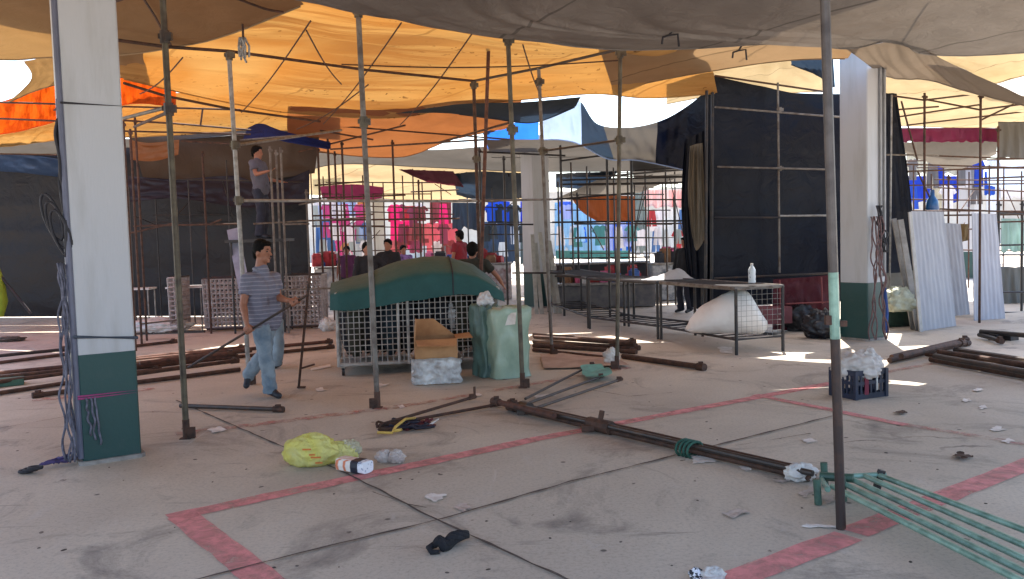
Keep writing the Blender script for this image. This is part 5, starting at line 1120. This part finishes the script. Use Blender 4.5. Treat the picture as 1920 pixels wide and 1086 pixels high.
for lab, grp, x0, x1, ys, d, n, cols in (
    ('garment on a hanger at the blue and pink stall in the far left', 'garments at the blue and pink stall', 590, 690, (384, 418, 452), 31, 22, ['denim_cloth', 'magenta_cloth', 'white_cloth', 'pale_blue_cloth', 'grey_white_cloth', 'orange_tan_cloth']),
    ('garment on a hanger at the pink and red stall right of the farthest column', 'garments at the pink and red stall', 730, 860, (384, 420, 450), 31.5, 24, ['hot_pink_cloth', 'red_cloth', 'salmon_cloth', 'dark_rose_cloth', 'white_cloth', 'dull_red_cloth']),
    ('garment on a hanger at the blue stall left of the distant column', 'garments at the blue stall', 905, 985, (384, 420, 455), 31, 12, ['steel_blue_cloth', 'bright_blue_cloth', 'ice_cloth', 'slate_cloth']),
    ('garment on a hanger at the pale cyan stall right of the distant column', 'garments at the pale cyan stall', 1048, 1185, (384, 424), 30, 18, ['cyan_sheet', 'ice_cloth', 'lilac_sheet', 'vivid_blue_cloth', 'teal_cloth', 'white_cloth']),
    ('garment on a hanger in front of the white panel beside the enclosure', 'garments in front of the white panel', 1200, 1285, (396, 430), 30, 10, ['grey_white_cloth', 'sage_panel', 'denim_cloth', 'white_cloth', 'red_cloth']),
    ('garment on a hanger in the far right stalls', 'garments in the far right stalls', 1700, 1840, (300, 345), 25, 14, ['deep_blue_awning', 'ivory_sheet', 'snow_sheet', 'sky_blue_cloth', 'mid_grey_cloth'])):
    for i in range(n): garment(lab, random.uniform(x0, x1), random.choice(ys)+random.uniform(-3, 3), d+random.uniform(-.4, .4), random.uniform(.40, .62), random.uniform(.5, .8), MC[random.choice(cols)], grp)
def dense(label, x0, x1, step, d, z, rails, mat, skip=.25, r=.02):
    b0, _ = vpost(x0, d, 0); t = thing('pipe_scaffold', label, 'scaffold', b0); px = x0
    while px <= x1:
        dd_ = d+random.choice((0, 1.6)); b, tp = vpost(px, dd_, z*random.uniform(.82, 1)); MB().tube([b, tp], r, 6).build('post', mat, t); px += step*random.uniform(.6, 1.4)
    for y in rails:
        a_ = x0+(x1-x0)*random.uniform(0, .25); b_ = x1-(x1-x0)*random.uniform(0, .25); k = random.choice((0, 1.6))
        bar(t, D(a_, y+random.uniform(-4, 4), d+k), D(b_, y+random.uniform(-4, 4), d+k), r*.8, mat)
    for k in range(3):
        xa = random.uniform(x0, x1-30); bar(t, D(xa, random.choice(rails), d), D(xa+random.uniform(20, 50), random.choice(rails)+20, d+.5), r*.6, mat)
dense('dense scaffold of thin rusty pipes in front of the pink stalls', 590, 860, 27, 24, 3.7, (345, 362, 388, 398, 412, 425, 440, 470), RUST)
dense('dense scaffold of thin dark pipes in front of the blue stalls', 880, 1050, 24, 23, 3.6, (340, 368, 392, 420, 440, 470), DARK2)
dense('dense scaffold of dark pipes between the distant column and the enclosure', 1050, 1290, 26, 23.5, 3.5, (308, 324, 336, 352, 366, 392, 418, 446, 474), DARK2)
dense('second scaffold of grey pipes just behind the table frames', 1050, 1290, 40, 19, 3.4, (330, 348, 372, 420, 448), DARKS)
dense('dense scaffold of brown pipes in the far right stalls', 1690, 1990, 30, 20, 3.4, (262, 284, 300, 318, 338, 356, 376, 398, 430, 470), RUST)
dense('scaffold of dark pipes in front of the dark wall at left', 250, 590, 62, 17.4, 3.4, (340, 404, 416), DARK2, r=.016)
for lab, m, rr in (('grey roof sheet low over the white panel beside the enclosure', TGD, [((1180, 300, 22), (1300, 296, 22)), ((1190, 340, 25), (1300, 346, 25))]),
                   ('slate sheet sagging low left of the distant column', TS, [((850, 326, 22), (910, 322, 22), (985, 328, 22)), ((856, 366, 24), (920, 380, 24), (985, 368, 24))]),
                   ('magenta sheet slung between the far scaffolds', TP, [((600, 350, 25), (660, 346, 25), (720, 352, 25)), ((604, 372, 26), (660, 380, 26), (716, 372, 26))]),
                   ('grey sheet drooping under the maroon banner at right', TGD, [((1690, 268, 18), (1780, 264, 18), (1870, 266, 18)), ((1696, 288, 19), (1790, 318, 19), (1868, 290, 19))]),
                   ('pale blue sheet slung low in the far right stalls', TLB, [((1850, 318, 23), (1900, 312, 23), (1980, 318, 23)), ((1852, 348, 23.4), (1910, 356, 23.4), (1980, 346, 23.4))])):
    tarp('stall_roof', lab, m, [Dl(*r) for r in rr], nu=30, nv=12, wr=.06)
# counters and goods
def stack(label, x0, x1, d, h, mat, dep=.7, name='stall_counter', cat_='counter'):
    a, b = gdep(x0, d), gdep(x1, d); t = thing(name, label, cat_, (a+b)/2); wd = (b-a).length
    MB().box((a+b)/2+V((0, dep/2, h-.02)), (wd, dep, .04)).build('top', GALV, t)
    MB().box((a+b)/2+V((0, dep/2, (h-.06)/2+.015)), (wd-.04, dep-.05, h-.075)).build('body', mat, t)
    return t
stack('long dark counter below the teal cloth', 1042, 1220, 21, .92, M('dark_teal_board', (34, 46, 50), .7, c2=(52, 34, 40), scale=3))
stack('white counter with goods at the left of the far stalls', 588, 660, 21, 1.0, M('white_goods', (206, 206, 206), .6, c2=(120, 130, 150), scale=6))
stack('grey counter right of the far stalls beside the enclosure', 1222, 1292, 20, .9, M('grey_goods', (160, 164, 170), .6, c2=(60, 70, 84), scale=7))
stack('pale counter behind the cart in the centre', 800, 960, 22, .95, M('pale_goods', (190, 190, 190), .6, c2=(110, 60, 60), scale=5))
stack('low grey counter behind the table frames', 1040, 1230, 18.5, .55, M('grey_counter', (110, 108, 108), .7, c2=(80, 82, 90), scale=5))
random.seed(21)
GOODS = [M('goods_'+n, c, .7, c2=c2, scale=9) for n, c, c2 in (('white', (214, 212, 210), (180, 178, 180)), ('blue', (70, 110, 180), (40, 70, 130)), ('pink', (210, 110, 150), (170, 70, 110)), ('brown', (150, 112, 80), (110, 80, 58)), ('dark', (44, 44, 52), (24, 24, 30)), ('red', (180, 56, 60), (120, 40, 46)))]
for nm_, x0, x1, d, zc, n in (('the white counter at far left', 590, 658, 21.3, 1.0, 14), ('the pale counter behind the cart', 802, 958, 22.3, .95, 16), ('the grey counter beside the enclosure', 1224, 1290, 20.3, .9, 14), ('the low grey counter behind the table frames', 1044, 1226, 18.8, .55, 12)):
    for k in range(n):
        p = gdep(random.uniform(x0, x1), d+random.uniform(0, .3)); w_, h_ = random.uniform(.12, .3), random.uniform(.1, .34)
        mb = MB(); mb.box(p+V((0, 0, zc+.001+h_/2)), (w_, random.uniform(.12, .25), h_), random.uniform(-.4, .4)); mb.box(p+V((0, -.02, zc+.003+h_+.02)), (w_*.8, .1, .04), random.uniform(-.4, .4))
        tag(mb.build('goods_box', random.choice(GOODS)), 'small package of goods standing on '+nm_, 'package', 'packages on '+nm_)
random.seed(5)
for i in range(5):
    plank(f'pale plank leaning on the distant column, {["first","second","third","fourth","fifth"][i]} from the left', gdep((1004, 1014, 1030, 1040, 1048)[i], 17.6), D((998, 1004, 1012, 1026, 1030)[i], (440, 456, 436, 470, 452)[i], 18.4), .08, .03, M('pale_leaning_plank', (164, 166, 160), .6))
mbw = MB(); mbw.box((0, 70, 2.6), (130, .4, 5.2)); tag(mbw.build('boundary_wall', M('pale_wall', (190, 186, 178), .8, c2=(166, 160, 152), scale=.5)), 'pale boundary wall far behind the market', 'wall')
# ------------------------------------------------------------------ people
SKIN = M('skin', (150, 100, 76), .55, c2=(134, 86, 66), scale=9); HAIR = M('black_hair', (13, 11, 11), .8, c2=(8, 7, 7), scale=30, bmp=.5, bscale=60, spec=.15)
SHOE = M('dark_shoe', (34, 38, 48), .6); EYEM = M('dark_eye', (20, 16, 14), .3)
def grip(mb, h, axis, palm_dir, s=1.0):
    """a palm at h and five fingers closed round a bar along 'axis'"""
    axis = axis.normalized(); pd = (palm_dir-axis*palm_dir.dot(axis)).normalized(); n_ = axis.cross(pd)
    c = h+pd*.035*s
    mb.caps(c-axis*.026*s, c+axis*.026*s, .022*s, .020*s, 10)
    for k, ln in enumerate((.9, 1.0, .97, .8)):
        o = c+axis*(.036-.024*k)*s; rr = .0088*s
        p = [o+n_*.018*s+pd*.006*s, o+n_*.038*s*ln-pd*.022*s, o+n_*.026*s*ln-pd*.055*s, o-n_*.004*s-pd*.058*s]
        for a_, b_ in zip(p[:-1], p[1:]): mb.caps(a_, b_, rr, rr*.93, 8)
    th = [c+axis*.03*s-n_*.012*s, c+axis*.048*s-n_*.036*s-pd*.02*s, c+axis*.038*s-n_*.024*s-pd*.05*s]
    mb.caps(th[0], th[1], .0115*s, .0105*s, 8); mb.caps(th[1], th[2], .0105*s, .009*s, 8)
def relaxed(mb, wr_, d, side, s=1.0):
    d = d.normalized(); sv = side.normalized(); nrm = d.cross(sv).normalized()
    pc = wr_+d*.045*s; mb.ell(pc, (.04*s, .018*s, .048*s), Matrix((sv, nrm, d)).transposed(), 10, 7)
    for k, ln in enumerate((.066, .074, .07, .054)):
        o = pc+d*.036*s+sv*(.028-.019*k)*s; m_ = o+d*ln*.55*s+nrm*.006*s; e = m_+d*ln*.42*s+nrm*.022*s
        mb.caps(o, m_, .0088*s, .008*s, 8); mb.caps(m_, e, .008*s, .007*s, 8)
    o = pc+sv*.034*s-d*.015*s; m_ = o+sv*.022*s+d*.03*s+nrm*.012*s; mb.caps(o, m_, .0115*s, .010*s, 8); mb.caps(m_, m_+d*.026*s+nrm*.006*s, .010*s, .008*s, 8)
def figure(label, J, face, shirt, pants, vox=.014, sleeve=.55, hair=HAIR, skin=SKIN, shoe=SHOE, hands=None, eyes=False, girth=1.0, group=None, shirt_name='shirt', s=1.0, collar=None):
    """J: joints in world space; face: horizontal facing direction of the head"""
    f = V((face.x, face.y, face.z)).normalized(); r_ = f.cross(V((0, 0, 1))).normalized(); up = r_.cross(f)
    base_ = V(((J['ankL'].x+J['ankR'].x)/2, (J['ankL'].y+J['ankR'].y)/2, min(J['ankL'].z, J['ankR'].z)-.09*s))
    t = thing('person', label, 'person', base_, group)
    Hm = Matrix((r_, f, up)).transposed(); H = J['head']
    mb = MB()
    mb.ell(H+up*.018*s, (.076*s, .094*s, .108*s), Hm); mb.ell(H+f*.026*s-up*.062*s, (.056*s, .062*s, .056*s), Hm)
    mb.caps(H+f*.088*s+up*.01*s, H+f*.108*s-up*.022*s, .010*s, .015*s, 8)
    mb.ell(H+f*.080*s-up*.055*s, (.026*s, .016*s, .013*s), Hm, 8, 6); mb.ell(H+f*.072*s-up*.093*s, (.026*s, .02*s, .018*s), Hm, 8, 6)
    mb.ell(H+f*.079*s+up*.032*s, (.05*s, .014*s, .009*s), Hm, 10, 6)
    for k in (-1, 1): mb.ell(H+r_*.078*s*k-f*.004*s-up*.008*s, (.010*s, .022*s, .033*s), Hm, 8, 6)
    nb = J['neck']; mb.caps(H-up*.06*s-f*.012*s, nb, .052*s, .062*s)
    sL, sR, pe = J['shL'], J['shR'], J['pel']; ch = (sL+sR)/2
    tor = [(ch-V((0, 0, .06*s)), .115*s*girth), (ch.lerp(pe, .5), .120*s*girth), (pe, .125*s*girth)]
    across = (sL-sR).normalized()
    def torso(mb, grow):
        mb.caps(sL, sR, .062*s+grow, .062*s+grow)
        mb.caps(nb, ch-V((0, 0, .03*s)), .07*s+grow, .10*s+grow)
        for k in (-1, 1):
            off = across*.055*s*girth*k
            pts_ = [(p+off*(1.15 if i == 0 else 1), r__-.008*s) for i, (p, r__) in enumerate(tor)]
            for (a_, ra), (b_, rb) in zip(pts_[:-1], pts_[1:]): mb.caps(a_, b_, ra+grow, rb+grow)
    torso(mb, -.012)
    for sd_ in 'LR':
        sh, el, wr_ = J['sh'+sd_], J['el'+sd_], J['wr'+sd_]
        mb.caps(sh, el, .050*s, .039*s); mb.caps(el, el.lerp(wr_, .35), .040*s, .039*s); mb.caps(el.lerp(wr_, .35), wr_, .038*s, .026*s)
        hd = (hands or {}).get(sd_)
        if hd: grip(mb, hd[0], hd[1], hd[2], s); mb.caps(wr_, hd[0]+(hd[2]-hd[1].normalized()*hd[2].dot(hd[1].normalized())).normalized()*.035*s, .025*s, .022*s)
        else: relaxed(mb, wr_, wr_-el, f if abs((wr_-el).normalized().dot(f)) < .8 else across, s)
        hp, kn, an, to = J['hip'+sd_], J['kn'+sd_], J['ank'+sd_], J['toe'+sd_]
        mb.caps(pe, hp, .10*s, .085*s); mb.caps(hp, kn, .075*s, .055*s); mb.caps(kn, kn.lerp(an, .35), .054*s, .055*s); mb.caps(kn.lerp(an, .35), an, .053*s, .036*s); mb.caps(an, to, .036*s, .028*s)
    fuse(mb.build('body', skin, t), vox*.62 if eyes else vox, 3)
    mb = MB(); torso(mb, .012*s)
    hem = pe+V((0, 0, -.03*s))
    for k in (-1, 1): mb.caps(pe+across*.055*s*girth*k, hem+across*.06*s*girth*k, .130*s*girth, .128*s*girth)
    for sd_ in 'LR':
        sh, el, wr_ = J['sh'+sd_], J['el'+sd_], J['wr'+sd_]
        if sleeve <= 1: mb.tube([sh-(el-sh)*.1, sh, sh.lerp(el, sleeve*.6), sh.lerp(el, sleeve)], [.05*s, .072*s, .072*s, .070*s], 14)
        else: mb.caps(sh, el, .068*s, .054*s); mb.caps(el, el.lerp(wr_, .9), .052*s, .040*s)
    if collar is None: mb.caps(nb+V((0, 0, .01)), nb-V((0, 0, .04)), .062*s, .08*s)
    for p in mb.v: p += V((noise.noise(p*9), noise.noise(p*9+V((4, 0, 0))), noise.noise(p*7+V((0, 4, 0)))*.4))*.012
    so = fuse(mb.build(shirt_name, shirt, t), vox*.8, 2)
    def folds(o, st):
        tx = bpy.data.textures.get('cloth_folds') or bpy.data.textures.new('cloth_folds', 'CLOUDS'); tx.noise_scale = .11; tx.noise_depth = 2
        dm = o.modifiers.new('folds', 'DISPLACE'); dm.texture = tx; dm.strength = st; dm.mid_level = .5; dm.texture_coords = 'GLOBAL'
    folds(so, .035*s)
    if collar is not None:
        m2 = MB(); n_ = 16; fr_ = J['facing'] if 'facing' in J else f
        m2.tube([nb+V((.068*math.cos(a)*1.05, .068*math.sin(a), .012-.035*max(0, V((math.cos(a), math.sin(a), 0)).dot(fr_)))) for a in [i*2*math.pi/n_ for i in range(n_)]], .016, 8, closed=True)
        m2.build('collar', collar, t, smooth=True)
    mb = MB()
    for sd_ in 'LR':
        hp, kn, an = J['hip'+sd_], J['kn'+sd_], J['ank'+sd_]
        mb.caps(pe+V((0, 0, .02)), hp, .118*s*girth, .108*s); mb.caps(hp, kn, .100*s, .080*s); mb.tube([hp.lerp(kn, .8), kn, kn.lerp(an, .5), an+(an-kn).normalized()*.03*s], [.082*s, .080*s, .078*s, .076*s], 14)
    for p in mb.v: p += V((noise.noise(p*10), noise.noise(p*10+V((4, 0, 0))), 0))*.012
    folds(fuse(mb.build('trousers', pants, t), vox*.8, 2), .04*s)
    for sd_ in 'LR':
        an, to = J['ank'+sd_], J['toe'+sd_]; d = (to-an).normalized(); heel = an-d*.05*s-V((0, 0, .045*s)); mb = MB()
        mb.caps(an-V((0, 0, .01*s)), heel+V((0, 0, .03*s)), .042*s, .042*s); mb.caps(heel+V((0, 0, .012)), to+d*.01, .038*s, .034*s); mb.caps(an-d*.01, to-d*.05*s, .042*s, .036*s)
        fuse(mb.build('shoe', shoe, t), .012, 2)
    mb = MB()
    def hf(p):
        return p*(1+.07*noise.noise(p*5)+.04*noise.noise(p*14))
    mb.ell(H+up*.042*s-f*.018*s, (.088*s, .096*s, .098*s), Hm, 22, 16, fn=hf); mb.ell(H-f*.062*s-up*.01*s, (.072*s, .045*s, .075*s), Hm, 14, 10, fn=hf); mb.ell(H+up*.088*s+f*.04*s, (.07*s, .052*s, .034*s), Hm, 14, 10, fn=hf)
    for k in (-1, 1): mb.ell(H+r_*.074*s*k-f*.022*s+up*.02*s, (.014*s, .035*s, .045*s), Hm, 8, 6)
    mb.build('hair', hair, t, smooth=True)
    if eyes:
        mb = MB()
        for k in (-1, 1): mb.ell(H+r_*.031*s*k+f*.083*s+up*.012*s, (.014*s, .008*s, .007*s), Hm, 8, 6)
        mb.build('eyes', EYEM, t)
        mb = MB()
        for k in (-1, 1): mb.ell(H+r_*.033*s*k+f*.092*s+up*.036*s, (.022*s, .006*s, .005*s), Hm, 8, 6)
        mb.build('eyebrows', HAIR, t)
        mb = MB(); mb.ell(H+f*.097*s-up*.056*s, (.024*s, .004*s, .004*s), Hm, 8, 6); mb.build('lips', M('lip', (120, 66, 58), .5), t)
    return t
# the walking man
Y0 = 8.9
def MP(px, py, dy=0): return D(px, py, Y0+dy)
J = dict(head=MP(492, 473, 0), neck=MP(489, 506, .0), shR=MP(465, 524, -.12), shL=MP(513, 522, .13), pel=MP(495, 594, 0),
         elR=MP(456, 572, -.20), wrR=MP(464, 603, -.20), elL=MP(522, 558, .06), wrL=MP(543, 551, -.18),
         hipR=MP(488, 606, -.06), hipL=MP(503, 606, .08), knR=MP(499, 667, -.10), ankR=MP(507, 731, -.07), toeR=MP(522, 741, -.14),
         knL=MP(494, 664, .10), ankL=MP(466, 702, .16), toeL=MP(462, 722, .08), facing=V((.75, -.65, 0)))
J['ankR'].z = .085; J['toeR'].z = .035
bar_a, bar_b = MP(352, 690, -.34), MP(577, 553, -.26)
axis_ = (bar_b-bar_a).normalized()
def onbar(px):
    t_ = (px-352)/(577-352); return bar_a.lerp(bar_b, t_)
hR, hL = onbar(467), onbar(553)
J['wrR'] = hR+V((-.03, .02, .085)); J['wrL'] = hL+V((-.09, .05, .02))
SHIRT = STRIPES('grey_striped_polo', (104, 104, 120), (136, 134, 146), .042, 2, .25)
JEAN = M('light_blue_jeans', (130, 144, 154), .85, c2=(92, 110, 126), scale=5, bmp=.35, bscale=18)
figure('man in a grey striped polo shirt and light jeans walking with a long bar', J, V((.93, -.36, -.06)), SHIRT, JEAN, .012, .62, hands={'R': (hR, axis_, V((0, .2, 1))), 'L': (hL, axis_, V((-.8, .3, .4)))}, eyes=True, girth=1.06, collar=M('polo_collar', (120, 122, 136), .8))
t = thing('folding_bar', 'thin rusty hinged bar carried by the walking man, its upright leg touching the floor', 'bar', G(560, 727))
MB().tube([bar_a, bar_b], .013, 8).build('bar', DARKS, t)
lb = G(560, 727, .012); lt = D(582, 500, Y0-.26); MB().tube([lb, bar_b.lerp(lt, 0)+V((0, 0, 0)), lt], .014, 8).build('upright', RUST, t)
mb = MB(); mb.box(lb+V((.03, 0, .005)), (.09, .04, .016)); mb.build('foot', RUST, t)
q = lb.lerp(bar_b, .22); MB().tube([q, q+V((.16, -.02, .045))], .011, 8).build('hook', RUST, t)
# person bent behind the man
Y0 = 10.9
J2 = dict(head=MP(486, 545, .1), neck=MP(490, 556, .1), shR=MP(487, 560, -.06), shL=MP(492, 560, .24), pel=MP(517, 592, .1), elR=MP(492, 590, -.1), wrR=MP(500, 615, -.1), elL=MP(494, 590, .25), wrL=MP(500, 615, .25),
          hipR=MP(519, 604, .02), hipL=MP(516, 604, .18), knR=MP(523, 645, .0), ankR=MP(519, 682, .02), toeR=MP(508, 690, -.02), knL=MP(512, 645, .2), ankL=MP(505, 682, .2), toeL=MP(494, 690, .16))
figure('person in pale blue jeans bending over behind the walking man', J2, V((-.9, -.1, -.4)), M('dark_grey_shirt', (70, 72, 84), .8), M('pale_jeans', (132, 150, 162), .85, bmp=.3), .02, 1.5, s=.92)
def standing(label, px, d, headpy, face, shirt, pants, h=None, lean=0, sleeve=.55, arms=None, ground=0, **kw):
    hp = D(px, headpy, d); H = hp.z-ground; s = H/1.56 if h is None else h/1.7
    f = V((math.cos(face), math.sin(face), 0)); r_ = f.cross(V((0, 0, 1)))
    b = V((hp.x, hp.y, ground))-f*lean*.8
    P = lambda x, y, z: b+r_*x*s+f*y*s+V((0, 0, z*s))
    ln = lean/s
    legz = hp.z-ground-(.66*s if H > .9*s else .5*s)
    J = dict(head=hp, neck=P(0, .75*ln, 1.40), shL=P(-.19, .72*ln, 1.36), shR=P(.19, .72*ln, 1.36), pel=P(0, .05, .93), hipL=P(-.09, .03, .86), hipR=P(.09, .03, .86), knL=P(-.10, .06, .48), knR=P(.10, .08, .48), ankL=P(-.10, -.02, .085), ankR=P(.11, .03, .085), toeL=P(-.11, .12, .04), toeR=P(.13, .17, .04))
    A = arms or {}
    J['elL'] = P(*A.get('elL', (-.26, .70*ln+.02, 1.08))); J['wrL'] = P(*A.get('wrL', (-.26, .72*ln+.14, .85)))
    J['elR'] = P(*A.get('elR', (.26, .70*ln+.02, 1.08))); J['wrR'] = P(*A.get('wrR', (.26, .72*ln+.14, .85)))
    return figure(label, J, f, shirt, pants, .022, sleeve, s=s, **kw)
BLK = M('black_garment', (28, 28, 34), .85, bmp=.3); NVY = M('navy_trousers', (36, 40, 56), .85, bmp=.3)
standing('person with black hair seen from behind just beyond the cart', 886, 11.9, 470, R(80), M('dark_olive_top', (40, 42, 36), .85, bmp=.3), NVY, arms={'elR': (.36, .1, 1.15), 'wrR': (.4, .3, 1.0)})
standing('person in black with one arm out at the left beyond the cart', 688, 15, 467, R(-60), BLK, NVY, sleeve=1.5, arms={'elL': (-.36, .14, 1.14), 'wrL': (-.5, .3, 1.0)})
standing('person in a dark top standing right of the farthest column', 727, 17, 460, R(-100), BLK, NVY, sleeve=1.5)
standing('person in a violet and white top far back below the pink blanket', 756, 20, 469, R(-60), M('violet_white_top', (140, 110, 170), .8, c2=(60, 40, 90), scale=9), NVY)
standing('person in a red top far back in front of the salmon cloth', 861, 20, 443, R(150), M('red_top', (132, 26, 42), .8), NVY, lean=.1, arms={'elR': (.3, .2, 1.2), 'wrR': (.2, .4, 1.3)})
standing('person in magenta half hidden by the dark frame at far left stalls', 650, 21, 470, R(-90), M('plum_top', (90, 40, 80), .8), NVY)
standing('person in dark clothes beside the hanging tan sheet', 1284, 17, 455, R(-140), BLK, NVY, sleeve=1.5)
# climbing worker, on a trestle
q = D(482, 287, 15.6); gr = q.z-1.56
t = thing('trestle_platform', 'steel trestle platform carrying the worker among the left frames', 'platform', gdep(490, 15.6))
for dx in (-.45, .45):
    for dy in (-.25, .25): MB().tube([gdep(490, 15.6)+V((dx, dy, 0)), gdep(490, 15.6)+V((dx, dy, gr-.05))], .02, 6).build('leg', DARK2, t)
MB().box(gdep(490, 15.6)+V((0, 0, gr-.025)), (1.1, .6, .05)).build('deck', DARK2, t)
standing('worker in a grey shirt standing high among the left frames', 482, 15.6, 287, R(-10), M('light_grey_shirt', (90, 90, 102), .85, bmp=.3), NVY, ground=gr, sleeve=.6, arms={'elL': (-.24, .05, 1.1), 'wrL': (-.3, .3, 1.05), 'elR': (.28, .1, 1.15), 'wrR': (.3, .35, 1.2)})
